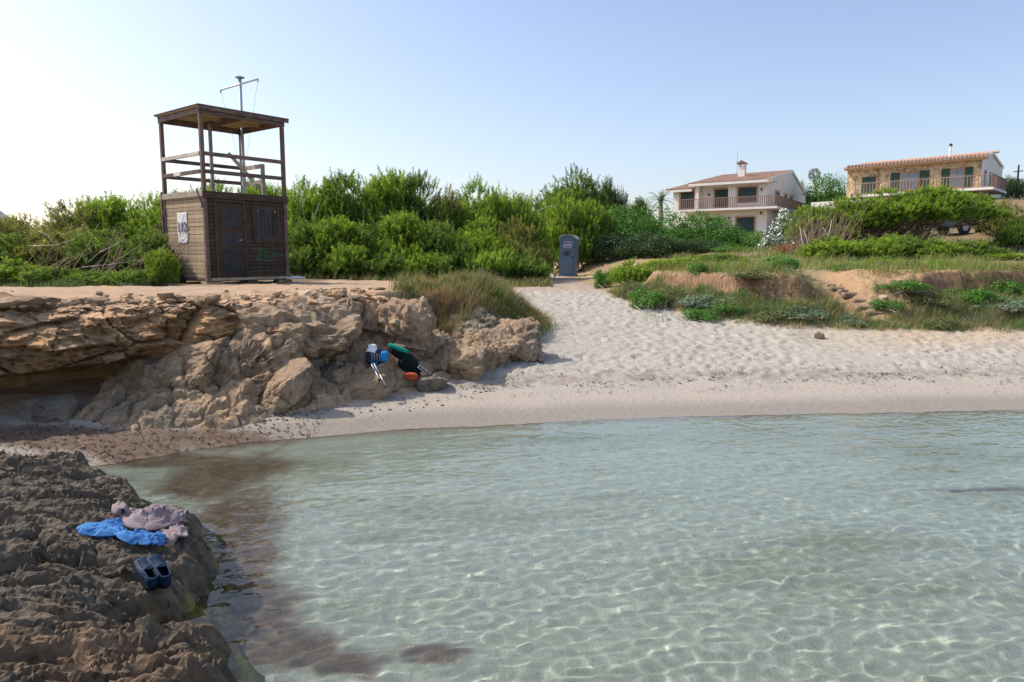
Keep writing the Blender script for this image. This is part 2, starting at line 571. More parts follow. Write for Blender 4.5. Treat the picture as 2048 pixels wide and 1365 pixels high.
    # bank: red earth where it is steep, dry grassy litter elsewhere
    gy_, gx_ = np.gradient(Z, ys, xs)
    slope = np.sqrt(gx_ ** 2 + gy_ ** 2)
    right = sstep(-0.25, 0.35, sf + 0.3 * n2)
    bankc = np.zeros_like(C) + np.array([0.25, 0.20, 0.11])
    bankc = mixc(bankc, np.array([0.40, 0.27, 0.14]), sstep(-0.15, 0.35, n1 + 0.4 * n2))
    red = sstep(0.5, 0.9, slope)
    bankc = mixc(bankc, np.zeros_like(C) + np.array([0.27, 0.162, 0.095]) * (1 + 0.25 * n2)[..., None], red)
    layer = noise3(X * 1.2, Y * 1.2, Z * 9, 65)
    bankc = mixc(bankc, np.array([0.17, 0.105, 0.065]), red * sstep(0.05, 0.45, layer + 0.5 * n3))
    bankc = mixc(bankc, np.array([0.40, 0.25, 0.14]), 0.8 * red * sstep(0.1, 0.5, -layer + 0.4 * n2))
    sp = np.exp(-((X - 9.0) / 0.9) ** 2) * sstep(0.5, 1, sf) * (1 - sstep(3.2, 4.2, sf))
    bankc = mixc(bankc, np.array([0.40, 0.265, 0.15]), np.clip(1.3 * sp, 0, 1))
    far = sstep(5, 9, sf)
    bankc = mixc(bankc, np.array([0.17, 0.13, 0.075]), 0.7 * far)
    C = mixc(C, bankc, right)
    col = np.concatenate([np.clip(C, 0.01, 0.9), np.clip(R, 0.2, 1)[..., None]], -1).reshape(-1, 4)
    me = mesh_np('ground', np.stack([X, Y, Z], -1).reshape(-1, 3), grid_faces(*X.shape), col, True, M['ground'])
    o = link('ground', me)
    tag(o, 'pale sand beach rising to an ochre earth plateau and bank', None, None, 'structure')
    return o

def build_water():
    xs = axis(-4.6, 7.8, 0.0195, -1500, 1500, 1.22)
    ys = np.concatenate([axis(3.1, 10.4, 0.0195, -1500, 10.9, 1.22)])
    ys = ys[ys < 16]
    X, Y = np.meshgrid(xs, ys)
    q = X * 0.26 - Y                       # crests run nearly along the shore, a little aslant
    p = X + Y * 0.26
    fine = sstep(45, 12, np.hypot(X, Y))
    A = 0.0080 * fbm(p * 1.5, q * 3.0, 0.0, 2, 81, 0.45) + 0.0044 * noise3(p * 2.8 + 0.3 * q, q * 6.4, 4.0, 83) + 0.0032 * noise3(X * 9.2 + 0.15 * Y, Y * 10.4, 2.0, 84) + 0.0024 * noise3(p * 7.0, q * 16.0, 1.0, 85)
    d = Y - shore_y(X)
    Z = A * fine * sstep(0.30, -0.25, d)
    me = mesh_np('water', np.stack([X, Y, Z], -1).reshape(-1, 3), grid_faces(*X.shape), None, True, M['water'])
    o = link('water', me)
    tag(o, 'clear shallow rippled sea water over sand', None, None, 'structure')
    return o

M = {}
M['ground'] = attr_mat('sand_and_soil', 60.0, (0.82, 1.14), 0.95, ((11, 0.7, 0.05), (34, 0.6, 0.016), (95, 0.4, 0.006)), rough_alpha=True)
def water_mat():
    m, nt, bs = newmat('sea_water')
    nt.nodes.remove(bs)
    gl = N(nt, 'ShaderNodeBsdfGlass')
    gl.inputs['Roughness'].default_value = 0.0
    gl.inputs['IOR'].default_value = 1.333
    gl.inputs['Color'].default_value = (0.935, 0.985, 0.962, 1)
    nt.links.new(gl.outputs[0], nt.nodes['Material Output'].inputs[0])
    return m
M['water'] = water_mat()

ground = build_ground()
water = build_water()
sun_d.cycles.is_caustics_light = True
water.cycles.is_caustics_caster = True
ground.cycles.is_caustics_receiver = True

# ================================================================ rocks
M['cliff'] = attr_mat('cliff_rock', 7.0, (0.84, 1.32), 0.95, ((8, 0.8, 0.10), (36, 0.8, 0.028)), stretch=(1, 1, 2.4), stain=4.5)
M['rock'] = attr_mat('boulder_rock', 9.0, (0.80, 1.34), 0.95, ((10, 0.9, 0.10), (42, 0.9, 0.03)), stain=6.0)
M['shelf'] = attr_mat('shore_rock', 14.0, (0.62, 1.3), 0.85, ((24, 0.8, 0.04), (85, 0.8, 0.012)), spec=0.3, stain=7.0)

def resample(P, n):
    P = np.asarray(P, float)
    s = np.r_[0, np.cumsum(np.linalg.norm(np.diff(P, axis=0), axis=1))]
    t = np.linspace(0, s[-1], n)
    return np.stack([np.interp(t, s, P[:, k]) for k in range(P.shape[1])], 1)

def smooth1(a, k):
    w = np.hanning(2 * k + 3)[1:-1]
    w /= w.sum()
    return np.stack([np.convolve(np.pad(a[:, i], k, mode='edge'), w, 'valid') for i in range(a.shape[1])], 1)

def build_cliff():
    P = np.array([(-16, 7.75), (-9, 8.0), (-6.4, 8.5), (-5.3, 9.3), (-4.3, 10.4), (-3.7, 10.95), (-3.1, 11.6), (-2.4, 12.6)], float)
    nu, nv = 680, 210
    L = smooth1(resample(P, nu), 18)
    T = np.gradient(L, axis=0)
    T /= np.linalg.norm(T, axis=1)[:, None]
    Nn = np.stack([T[:, 1], -T[:, 0]], 1)        # towards the sea
    cave = np.array([(-2.5, 1.50), (-1.3, 1.60), (-0.5, 1.52), (-0.05, 1.43), (0.10, 1.28), (0.16, 1.06), (0.10, 0.92), (0.0, 0.82), (-0.4, 0.80), (-1.0, 0.72), (-1.5, 0.55), (-1.7, 0.1)])
    wall = np.array([(-2.5, 1.50), (-1.3, 1.61), (-0.5, 1.58), (-0.05, 1.54), (0.10, 1.38), (0.18, 1.1), (0.14, 0.92), (0.12, 0.78), (0.08, 0.6), (0.05, 0.45), (0.05, 0.25), (0.05, -0.1)])
    pc, pw = resample(cave, nv), resample(wall, nv)
    cf = (1 - sstep(-5.5, -4.5, L[:, 0]))[:, None, None]
    pr = pc[None] * cf + pw[None] * (1 - cf)
    u0 = L[:, 0][:, None]; v0 = L[:, 1][:, None]
    O, Z = pr[..., 0], pr[..., 1].copy()
    x = u0 + Nn[:, 0][:, None] * O; y = v0 + Nn[:, 1][:, None] * O
    face = sstep(-1.2, -0.1, O) * sstep(0.0, 0.5, Z + 0.2)
    big = fbm(x * 0.9, y * 0.9, Z * 1.1, 3, 101)
    mid = fbm(x * 2.6, y * 2.6, Z * 5.5, 4, 102, 0.55, True)
    fine = fbm(x * 9, y * 9, Z * 20, 3, 103)
    karst = worley3(x * 4.2, y * 4.2, Z * 7.5, 108) * 0.10 + worley3(x * 12, y * 12, Z * 16, 109) * 0.05
    blocks = np.floor(noise3(x * 1.3, y * 1.3, Z * 2.0, 104) * 3) / 3
    arc = np.r_[0, np.cumsum(np.linalg.norm(np.diff(L, axis=0), axis=1))][:, None] + 0 * Z
    wz = 0.25 * noise3(x * 1.6, y * 1.6, Z * 2, 181)
    c1, c2, ch, ctx, cty, cox, coy = cells2(arc * 1.25 + wz, Z * 2.1 + wz, 182)
    d1, d2, dh, dtx, dty, dox, doy = cells2(arc * 3.6 + 2 * wz, Z * 7.5 + 2 * wz, 183)
    s1 = Z * 8.5 + 1.1 * fbm(x * 0.8, y * 0.8, 0, 3, 184)
    lay = (s1 - np.floor(s1)) ** 2
    frac = 0.20 * (ch - 0.5) + 0.12 * ctx * cox - 0.14 * (1 - sstep(0.0, 0.10, c2 - c1)) + 0.08 * (dh - 0.5) - 0.05 * (1 - sstep(0.0, 0.10, d2 - d1)) + 0.07 * lay
    o2 = (frac + 0.16 * big + 0.10 * mid + 0.035 * fine + 0.13 * blocks + karst - 0.05) * face
    x = x + Nn[:, 0][:, None] * o2; y = y + Nn[:, 1][:, None] * o2
    top = sstep(1.32, 1.5, Z) * sstep(-2.4, -1.2, O) * (1 - sstep(0.0, 0.12, O))
    Z = Z + top * (0.05 * fbm(x * 1.8, y * 1.8, 0, 4, 105, 0.55, True) + 0.02 * noise3(x * 8, y * 8, 0, 106) + 0.55 * karst - 0.03) - (1 - top) * 0.05 * noise3(x * 1.4, y * 1.4, 7, 107) * face
    n1 = fbm(x * 0.8, y * 0.8, Z * 2.2, 4, 111); n2 = fbm(x * 3, y * 3, Z * 7, 4, 112); n3 = fbm(x * 1.7, y * 1.7, Z * 1.7, 3, 113)
    C = np.zeros(x.shape + (3,)) + np.array([0.554, 0.326, 0.156])
    C = mixc(C, np.array([0.436, 0.307, 0.186]), sstep(-0.15, 0.35, n1))
    C = mixc(C, np.array([0.581, 0.429, 0.258]), 0.75 * sstep(0.12, 0.45, n3))
    C = mixc(C, np.array([0.581, 0.301, 0.138]), 0.6 * sstep(0.1, 0.5, n2))
    C = C * (0.80 + 0.4 * ch)[..., None] * (0.88 + 0.24 * dh)[..., None]
    C = mixc(C, np.array([0.620, 0.429, 0.270]), top * 0.8)
    C = mixc(C, np.array([0.224, 0.179, 0.132]), 0.8 * sstep(0.2, 0.5, fbm(x * 1.2, y * 1.2, Z * 3, 4, 115)))
    me = mesh_np('rock_ledge', np.stack([x, y, Z], -1).reshape(-1, 3), grid_faces(nu, nv), C.reshape(-1, 3), False, M['cliff'])
    o = link('rock_ledge', me)
    return tag(o, 'long ochre rock ledge with dark undercut hollow below the hut', 'rock ledge')

_ico = {}
def ico(sub):
    if sub not in _ico:
        bm = bmesh.new()
        bmesh.ops.create_icosphere(bm, subdivisions=sub, radius=1.0)
        V = np.array([v.co[:] for v in bm.verts]); Fc = np.array([[v.index for v in f.verts] for f in bm.faces])
        bm.free()
        _ico[sub] = (V, Fc)
    return _ico[sub]

PAL = {
    'tan': ((0.442, 0.312, 0.196), (0.295, 0.230, 0.164), (0.577, 0.419, 0.259)),
    'orange': ((0.540, 0.362, 0.209), (0.405, 0.306, 0.215), (0.614, 0.399, 0.215)),
    'grey': ((0.288, 0.237, 0.170), (0.184, 0.162, 0.126), (0.392, 0.319, 0.221)),
    'pale': ((0.614, 0.481, 0.342), (0.515, 0.362, 0.221), (0.614, 0.499, 0.379)),
    'dark': ((0.246, 0.206, 0.158), (0.160, 0.144, 0.114), (0.331, 0.275, 0.202)),
}
def boulder(name, label, box, Y, hd, seed, pal='tan', tilt=(0, 0), sub=5, square=3.0, rough=1.35, dip=0.0, group=None, sink=0.0, cat='boulder', dims=None, ground=True):
    """box: picture rectangle it fills at distance Y; tilt: strata tilt; dip: how much the top leans away"""
    V, Fc = ico(sub)
    r = np.random.default_rng(seed)
    p = V / (np.sum(np.abs(V) ** (2 * square), axis=1) ** (1 / (2 * square)))[:, None]
    for k in range(8):
        n = r.normal(size=3)
        n /= np.linalg.norm(n)
        dd = r.uniform(0.50, 0.85)
        ex = p @ n - dd
        p = p - np.where(ex > 0, ex * 0.92, 0)[:, None] * n
    Rm = np.array(Matrix.Rotation(tilt[0], 3, 'Y') @ Matrix.Rotation(tilt[1], 3, 'X'))
    if dims is None: p = p @ Rm.T
    a = at(box[0], box[1], Y); b = at(box[2], box[3], Y)
    hw, hh = (b[0] - a[0]) / 2, (a[2] - b[2]) / 2
    mn, mx = p.min(0), p.max(0)
    p = (p - (mn + mx) / 2) / ((mx - mn) / 2)
    S = np.array([hw, hd, hh] if dims is None else dims)
    q = p * S
    if dims is not None:
        q = q @ Rm.T
        hw, hh = dims[0], dims[2]
    nd = V / np.linalg.norm(V, axis=1)[:, None]
    sx, sy, sz = q[:, 0] + seed * 3.7, q[:, 1] + seed * 1.3, q[:, 2]
    st = q @ Rm                                    # bedding frame
    lam = fbm(st[:, 0] * 1.6 + seed, st[:, 1] * 1.6, st[:, 2] * 11, 3, 120 + seed, 0.5, True)
    sc = min(1.0, 2.0 * min(hw, hh) + 0.06)
    chip = np.floor(noise3(sx * 3.1, sy * 3.1, sz * 3.1, 124) * 4 + 0.3 * noise3(sx * 9, sy * 9, sz * 9, 129)) / 4
    disp = sc * rough * (0.13 * fbm(sx * 1.8, sy * 1.8, sz * 1.8, 3, 121) + 0.07 * fbm(sx * 4.5, sy * 4.5, sz * 4.5, 4, 122, 0.6, True) + 0.075 * lam + 0.06 * chip + 0.03 * fbm(sx * 13, sy * 13, sz * 13, 3, 123, 0.6))
    wv = 0.2 * noise3(sx * 2.2, sy * 2.2, sz * 2.2, 131)
    a1, a2, ah, atx, aty, aox, aoy = cells2(st[:, 0] * 2.0 + wv + seed, st[:, 1] * 2.6 + wv, 132)
    b1, b2, bh_, btx, bty, box_, boy = cells2((st[:, 0] + st[:, 1]) * 2.4 + wv + seed, st[:, 2] * 6.0 + wv, 133)
    e1, e2_, eh, etx, ety, eox, eoy = cells2(st[:, 0] * 6.5 + 2 * wv + seed, st[:, 1] * 7.5 + st[:, 2] * 3 + 2 * wv, 134)
    disp = disp + sc * (0.14 * (ah - 0.5) + 0.10 * atx * aox - 0.08 * (1 - sstep(0, 0.10, a2 - a1)) + 0.09 * (bh_ - 0.5) - 0.05 * (1 - sstep(0, 0.10, b2 - b1)) + 0.05 * (eh - 0.5) - 0.03 * (1 - sstep(0, 0.10, e2_ - e1)))
    tone = 0.78 + 0.28 * ah + 0.2 * bh_
    disp = disp + sc * rough * (0.07 * worley3(sx * 5, sy * 5, sz * 5, 127) + 0.042 * worley3(sx * 13, sy * 13, sz * 13, 128) - 0.045)
    q = q + nd * disp[:, None]
    q[:, 1] += dip * (q[:, 2] + hh)
    cz = (a[2] + b[2]) / 2
    gnd = H((a[0] + b[0]) / 2, Y) - 0.10 - cz
    lowest = np.percentile(q[:, 2], 3)
    if ground and lowest > gnd: q[:, 2] = np.where(q[:, 2] < 0, q[:, 2] * gnd / lowest, q[:, 2])
    c1, c2, c3 = [np.array(c) for c in PAL[pal]]
    n1 = fbm(sx * 1.3, sy * 1.3, sz * 1.3, 4, 125); n2 = fbm(sx * 4, sy * 4, sz * 4, 3, 126)
    C = np.zeros_like(q) + c1
    C = mixc(C, c2, sstep(-0.1, 0.35, n1))
    C = mixc(C, c3, 0.8 * sstep(0.1, 0.45, n2)) * tone[:, None]
    o = link(name, mesh_np(name, q, Fc, C, False, M['rock']))
    o.location = ((a[0] + b[0]) / 2, Y, (a[2] + b[2]) / 2 - sink)
    return tag(o, label, cat, group)

def build_slope():
    xs = np.arange(-6.4, 0.9, 0.0175); ys = np.arange(8.0, 14.6, 0.0175)
    X, Y = np.meshgrid(xs, ys)
    sb = sdist(BRINK, X, Y)
    s = -sb + 0.25 * fbm(X * 0.8, Y * 0.8, 0, 3, 151)
    w = np.interp(X, [-6.4, -5.4, -4.6, -3.6, -2.6, -1.6, -0.4, 0.6], [0.1, 0.6, 1.3, 1.8, 1.75, 1.5, 1.1, 0.5])
    t = np.clip((s + 0.25) / (w + 0.25), -0.3, 1.5)
    topz = np.interp(X, [-6.4, -5.6, -4.8, -4.0, -3, -1.5, 0.5], [-0.3, -0.15, 0.2, 0.55, 1.0, 0.85, 0.6])
    ground_ = terrain(X, Y, False)
    z = topz * (1 - t) + (ground_ + 0.02) * t
    amp_ = sstep(1.2, 0.45, t)
    # fractured slabs: every cell has its own height and tilt, with open cracks between
    a, b = X * 0.86 + Y * 0.5, Y * 0.86 - X * 0.5
    wx, wy = 0.18 * noise3(X * 2.5, Y * 2.5, 0, 152), 0.18 * noise3(X * 2.5, Y * 2.5, 5, 153)
    f1, f2, h, tx, ty, ox, oy = cells2(a * 0.95 + wx, b * 1.35 + wy, 154)
    z += amp_ * (0.26 * (h - 0.5) + 0.30 * tx * ox - 0.10 * ox + 0.22 * ty * oy)
    z -= amp_ * 0.30 * (1 - sstep(0.0, 0.13, f2 - f1))
    g1, g2, h2, ux, uy, px_, py_ = cells2(a * 2.9 + 2 * wx, b * 3.8 + 2 * wy, 155)
    z += 0.075 * (h2 - 0.5) + 0.09 * ux * px_ - 0.06 * (1 - sstep(0.0, 0.10, g2 - g1))
    z += 0.05 * fbm(X * 3, Y * 3, 0, 4, 156, 0.55, True) + 0.075 * worley3(X * 6, Y * 7, 0 * X, 157) + 0.04 * worley3(X * 15, Y * 17, 0 * X, 158) + 0.012 * fbm(X * 22, Y * 22, 0, 2, 159)
    edge = sstep(-6.4, -5.2, X) * (1 - sstep(0.1, 0.7, X))
    base = ground_ - 0.30
    keep_ = edge * (1 - sstep(0.85, 1.3, t)) * sstep(-0.28, -0.12, t)
    z = base + (z - base) * keep_
    n1 = fbm(X * 0.9, Y * 0.9, z, 4, 161); n2 = fbm(X * 3.5, Y * 3.5, z * 3.5, 4, 162)
    C = np.zeros(X.shape + (3,)) + np.array([0.466, 0.330, 0.206])
    C = mixc(C, np.array([0.304, 0.238, 0.163]), sstep(-0.1, 0.35, n1))
    C = mixc(C, np.array([0.621, 0.422, 0.237]), 0.75 * sstep(0.05, 0.45, n2))
    C = C * (0.92 + 0.40 * h)[..., None]
    C = mixc(C, np.array([0.26, 0.215, 0.155]), 0.7 * sstep(0.1, 0.4, fbm(X * 1.4, Y * 1.4, 9, 3, 164)))
    salt = sstep(0.32, 0.5, fbm(X * 1.6, Y * 2.6, 0, 4, 163)) * sstep(-3.6, -4.4, X) * sstep(0.9, 0.6, z)
    C = mixc(C, np.array([0.750, 0.739, 0.675]), 0.8 * salt)
    o = link('rock_slope', mesh_np('rock_slope', np.stack([X, Y, z], -1).reshape(-1, 3), grid_faces(*X.shape), C.reshape(-1, 3), False, M['rock']))
    return tag(o, 'broken rock slope of fractured slabs between the ledge and the sand', 'rock slope')
cliff = build_cliff()
build_slope()
R_ = math.radians
BOULDERS = [
    ('big slab of grey-brown rock leaning against the ledge beside the dark hollow', (185, 690, 440, 835), 9.75, 0.75, 11, 'tan', (R_(-15), R_(33)), dict(ground=False, dims=(1.05, 0.95, 0.34), rough=0.75, square=3, sub=6)),
    ('broad rough tan rock slab above the narrow leaning slab', (385, 676, 606, 800), 10.15, 0.8, 12, 'tan', (R_(-12), R_(32)), dict(ground=False, dims=(0.92, 0.9, 0.42), rough=0.85, square=3, sub=6)),
    ('narrow rock slab standing tilted at the edge of the damp sand', (510, 722, 620, 822), 9.5, 0.26, 13, 'tan', (R_(-40), R_(38)), dict(ground=False, dims=(0.46, 0.34, 0.13), rough=0.7, square=4)),
    ('rough square rock block wedged below the corner of the ledge', (496, 612, 700, 705), 10.75, 0.6, 14, 'tan', (R_(8), R_(10)), dict(ground=False, )),
    ('long smooth-faced pale block at the top of the ledge', (540, 590, 748, 660), 11.7, 0.6, 15, 'pale', (R_(6), 0), dict(ground=False, square=4, rough=0.6)),
    ('small orange block split off the end of the pale block', (722, 598, 772, 665), 11.75, 0.28, 16, 'orange', (R_(20), 0), dict(ground=False, square=4, rough=0.6, sub=4)),
    ('pointed pinkish boulder below the grassy mound', (756, 612, 860, 708), 11.6, 0.42, 17, 'tan', (R_(14), R_(12)), dict(ground=False, dip=0.35)),
    ('wide layered rock mass the backpacks rest against', (552, 652, 806, 785), 11.2, 0.65, 18, 'tan', (R_(6), R_(26)), dict(ground=False, dims=(0.98, 0.7, 0.40), rough=0.8, square=3, sub=6)),
    ('flat brown rock slab lying under the trekking poles', (628, 745, 778, 812), 10.25, 0.36, 19, 'tan', (R_(-16), R_(28)), dict(ground=False, dims=(0.55, 0.36, 0.13), rough=0.7, square=4)),
    ('small dark rounded rock lying alone on the sand near the black bag', (840, 757, 896, 782), 10.72, 0.18, 20, 'dark', (0, 0), dict(sub=4)),
    ('knobbly tan rock right of the black bag', (848, 695, 962, 758), 11.4, 0.36, 21, 'tan', (R_(10), R_(10)), dict(dip=0.4, rough=1.3)),
    ('grey rock half buried under the long grass of the mound', (870, 628, 1005, 705), 12.8, 0.45, 22, 'grey', (R_(6), 0), dict(dip=0.4)),
    ('rounded tan boulder at the right end of the rock pile by the sand path', (985, 648, 1082, 716), 12.7, 0.4, 23, 'tan', (R_(-8), R_(8)), dict(dip=0.3)),
    ('low rock ridge between the knobbly rock and the end boulder', (900, 668, 1030, 730), 12.1, 0.35, 24, 'tan', (R_(5), R_(8)), dict(dip=0.3)),
    ('squat dark rock in the gap behind the narrow leaning slab', (585, 735, 700, 800), 10.45, 0.32, 25, 'grey', (R_(-10), R_(10)), dict(dip=0.4)),
    ('rock wedge filling the gap below the ledge left of the square block', (425, 650, 520, 730), 10.9, 0.4, 26, 'grey', (R_(-18), R_(10)), dict(dip=0.3)),
    ('small brown rock at the foot of the green roll', (800, 672, 880, 716), 11.7, 0.3, 27, 'tan', (R_(8), R_(8)), dict(dip=0.3, sub=4)),
    ('low dark weed-covered rock on the sand in front of the hollow', (60, 800, 150, 842), 8.75, 0.22, 28, 'dark', (0, 0), dict(sub=4)),
    ('flat worn stone on the plateau rim at the far left', (-30, 592, 92, 622), 9.2, 0.5, 29, 'tan', (0, 0), dict(ground=False, sub=4)),
    ('low brown stone on the plateau rim left of the hut', (160, 596, 212, 612), 9.9, 0.22, 30, 'tan', (0, 0), dict(ground=False, sub=4)),
    ('small pale stone lying on the beach below the earth steps', (1628, 664, 1646, 675), 14.6, 0.08, 31, 'pale', (0, 0), dict(sub=3)),
    ('whitish stone stuck in the orange earth slope beside the steps', (1758, 590, 1770, 602), 16.6, 0.12, 32, 'pale', (0, 0), dict(sub=3)),
]
for lab, box, Y, hd, seed, pal, tilt, kw in BOULDERS:
    boulder('boulder', lab, box, Y, hd, seed, pal, tilt, **kw)
# rubble along the brink of the ledge
rr = np.random.default_rng(77)
for k, (px, py, w, lab) in enumerate([(255, 598, 30, 'small lump of orange rubble on the ledge rim straight below the hut wall'), (330, 592, 26, 'flat piece of orange rubble on the ledge rim below the hut sign'), (625, 590, 34, 'orange rubble stone above the long pale block'), (668, 590, 40, 'cluster-like orange rock lump right of the hut shadow'),
                                      (705, 597, 30, 'orange lump of rock at the right end of the ledge rim'), (415, 600, 36, 'weathered stone on the ledge rim below the hut corner'), (90, 640, 46, 'grey stone on the far left shoulder of the ledge')]):
    g = at(px, py, 10.2 if px < 500 else 11.6)
    boulder('rubble_stone', lab, (px - w / 2, py - w * 0.22, px + w / 2, py + w * 0.26), g[1], w / 1400 * g[1] * 0.5, 40 + k, 'orange' if k != 6 else 'grey', (0, 0), sub=4, cat='stone', ground=False)

# ---- the shelf of shore rock in the foreground
def pip(P, x, y):
    ins = np.zeros(x.shape, bool)
    for (x0, y0), (x1, y1) in zip(P, np.roll(P, -1, axis=0)):
        c = ((y0 > y) != (y1 > y)) & (x < (x1 - x0) * (y - y0) / (y1 - y0 + 1e-12) + x0)
        ins ^= c
    return ins
def pdist(P, x, y):
    best = np.full(x.shape, 1e18)
    for a, b in zip(P, np.roll(P, -1, axis=0)):
        d = b - a
        t = np.clip(((x - a[0]) * d[0] + (y - a[1]) * d[1]) / (d @ d + 1e-12), 0, 1)
        best = np.minimum(best, (x - a[0] - t * d[0]) ** 2 + (y - a[1] - t * d[1]) ** 2)
    return np.sqrt(best) * np.where(pip(P, x, y), 1, -1)

edge_px = [(-60, 925), (60, 925), (140, 930), (200, 952), (262, 995), (318, 1030), (355, 1030), (395, 1060), (402, 1100), (380, 1160), (325, 1215), (375, 1245), (412, 1275), (395, 1325), (450, 1375), (470, 1480)]
SH = np.array([gz(px, py, 0.10)[:2] for px, py in edge_px] + [(-0.2, 2.2), (0.9, 1.6), (1.4, -3), (-12, -3), (-12, 6.4), (-7, 6.7)], float)
sx_ = axis(-4.7, -0.75, 0.0155, -11.5, 1.2, 1.12)
sy_ = axis(2.75, 7.1, 0.0155, -2.8, 7.2, 1.12)
SX, SY = np.meshgrid(sx_, sy_)
def shelf_height():
    s = pdist(SH, SX, SY) + 0.10 * fbm(SX * 2.2, SY * 2.2, 0, 3, 131)
    z = -0.62 + 0.76 * sstep(-0.42, 0.08, s) + 0.15 * sstep(0.02, 0.9, s) + 0.05 * sstep(0.8, 3, s)
    p = SX * 0.95 + SY * 0.15
    q = SY * 2.3 - SX * 0.75
    land = sstep(-0.65, -0.15, s)
    z += land * (0.08 * fbm(p * 0.9, q * 0.75, 0, 3, 132) + 0.05 * fbm(p * 1.9, q * 1.7, 1, 4, 133, 0.5, True) + 0.03 * fbm(p * 5.2, q * 4.6, 2, 4, 134, 0.55, True) + 0.016 * fbm(SX * 19, SY * 22, 3, 3, 135))
    wx, wy = 0.22 * noise3(SX * 2.0, SY * 2.0, 0, 171), 0.22 * noise3(SX * 2.0, SY * 2.0, 5, 172)
    f1, f2, h, tx, ty, ox, oy = cells2(p * 0.85 + wx, q * 1.05 + wy, 173)
    z += land * (0.085 * (h - 0.5) + 0.10 * tx * ox + 0.09 * (ty + 0.4) * oy - 0.10 * (1 - sstep(0.0, 0.14, f2 - f1)))
    f1, f2, h2, tx, ty, ox, oy = cells2(p * 2.1 + 2 * wx, q * 2.9 + 2 * wy, 174)
    z += land * (0.05 * (h2 - 0.5) + 0.06 * tx * ox + 0.06 * (ty + 0.4) * oy - 0.045 * (1 - sstep(0.0, 0.12, f2 - f1)))
    f1, f2, h3, tx, ty, ox, oy = cells2(p * 5.5 + 3 * wx, q * 8 + 3 * wy, 175)
    z += land * (0.026 * (h3 - 0.5) + 0.022 * tx * ox + 0.03 * (ty + 0.5) * oy)
    z += land * 0.012 * fbm(SX * 30, SY * 34, 3, 2, 138)
    k1 = worley3(p * 2.2, q * 2.4, 0 * p, 139); k2 = worley3(p * 6.5, q * 6.0, 0 * p, 140); k3 = worley3(p * 18, q * 15, 0 * p, 145)
    z += land * (0.03 * k1 + 0.030 * k2 + 0.018 * k3 - 0.04)
    pits = sstep(0.25, 0.6, noise3(p * 3.4, q * 2.6, 5, 136))
    z -= 0.07 * pits * land
    # hollow that holds the shoes
    g = gz(318, 1196, 0.25)
    z -= 0.22 * np.exp(-(((SX - g[0]) / 0.26) ** 2 + ((SY - g[1] + 0.02) / 0.19) ** 2))
    return z, s, p, q
SZ, Ss, Sp, Sq = shelf_height()
def build_shelf():
    n1 = fbm(Sp * 1.1, Sq * 0.9, 0, 4, 141); n2 = fbm(SX * 4, SY * 5, 0, 4, 142); n3 = fbm(SX * 1.4, SY * 1.4, 3, 3, 143)
    C = np.zeros(SX.shape + (3,)) + np.array([0.190, 0.153, 0.108])
    C = mixc(C, np.array([0.121, 0.099, 0.070]), sstep(-0.1, 0.4, n1))
    C = mixc(C, np.array([0.299, 0.226, 0.149]), 0.7 * sstep(0.05, 0.45, n2))
    rust = sstep(4.1, 3.4, SY) * sstep(-0.1, 0.4, n3)
    C = mixc(C, np.array([0.287, 0.175, 0.094]), 0.6 * rust)
    algae = sstep(0.13, 0.03, SZ) * sstep(-0.05, 0.3, n2 + 0.3 * n3) * sstep(6.0, 5.3, SY)
    C = mixc(C, np.array([0.391, 0.328, 0.066]), 0.8 * algae)
    deep = sstep(-0.12, -0.35, SZ)
    C = mixc(C, np.array([0.184, 0.164, 0.094]), deep)
    C = mixc(C, np.array([0.483, 0.407, 0.099]), 0.85 * sstep(0.0, -0.15, SZ) * sstep(4.6, 4.1, SY) * sstep(-0.3, 0.2, n2))
    o = link('rock_shelf', mesh_np('rock_shelf', np.stack([SX, SY, SZ], -1).reshape(-1, 3), grid_faces(*SX.shape), C.reshape(-1, 3), False, M['shelf']))
    o.cycles.is_caustics_receiver = True
    return tag(o, 'dark pitted rock shelf sloping into the water in the foreground', 'rock shelf')
shelf = build_shelf()
def RH(x, y, soft=True):
    """height of the rock shelf, softened by taking the upper part of a small patch"""
    x = np.atleast_1d(x).astype(float); y = np.atleast_1d(y).astype(float)
    def bl(xx, yy):
        i = np.clip(np.searchsorted(sx_, xx) - 1, 0, len(sx_) - 2); j = np.clip(np.searchsorted(sy_, yy) - 1, 0, len(sy_) - 2)
        a = (xx - sx_[i]) / (sx_[i + 1] - sx_[i]); b = (yy - sy_[j]) / (sy_[j + 1] - sy_[j])
        return (SZ[j, i] * (1 - a) + SZ[j, i + 1] * a) * (1 - b) + (SZ[j + 1, i] * (1 - a) + SZ[j + 1, i + 1] * a) * b
    if not soft: return bl(x, y)
    r = [bl(x + dx, y + dy) for dx in (-0.05, -0.025, 0, 0.025, 0.05) for dy in (-0.05, -0.025, 0, 0.025, 0.05)]
    return np.maximum(np.percentile(r, 85, axis=0), bl(x, y) + 0.002)

def shelf_hit(px, py):
    d = ray(px, py)
    Y = np.linspace(2.8, 7.1, 900)
    t = Y / d[1]
    z = CAM_Z + d[2] * t
    k = np.argmax(z < RH(d[0] * t, Y, False))
    return np.array([d[0] * t[k], Y[k], z[k]])

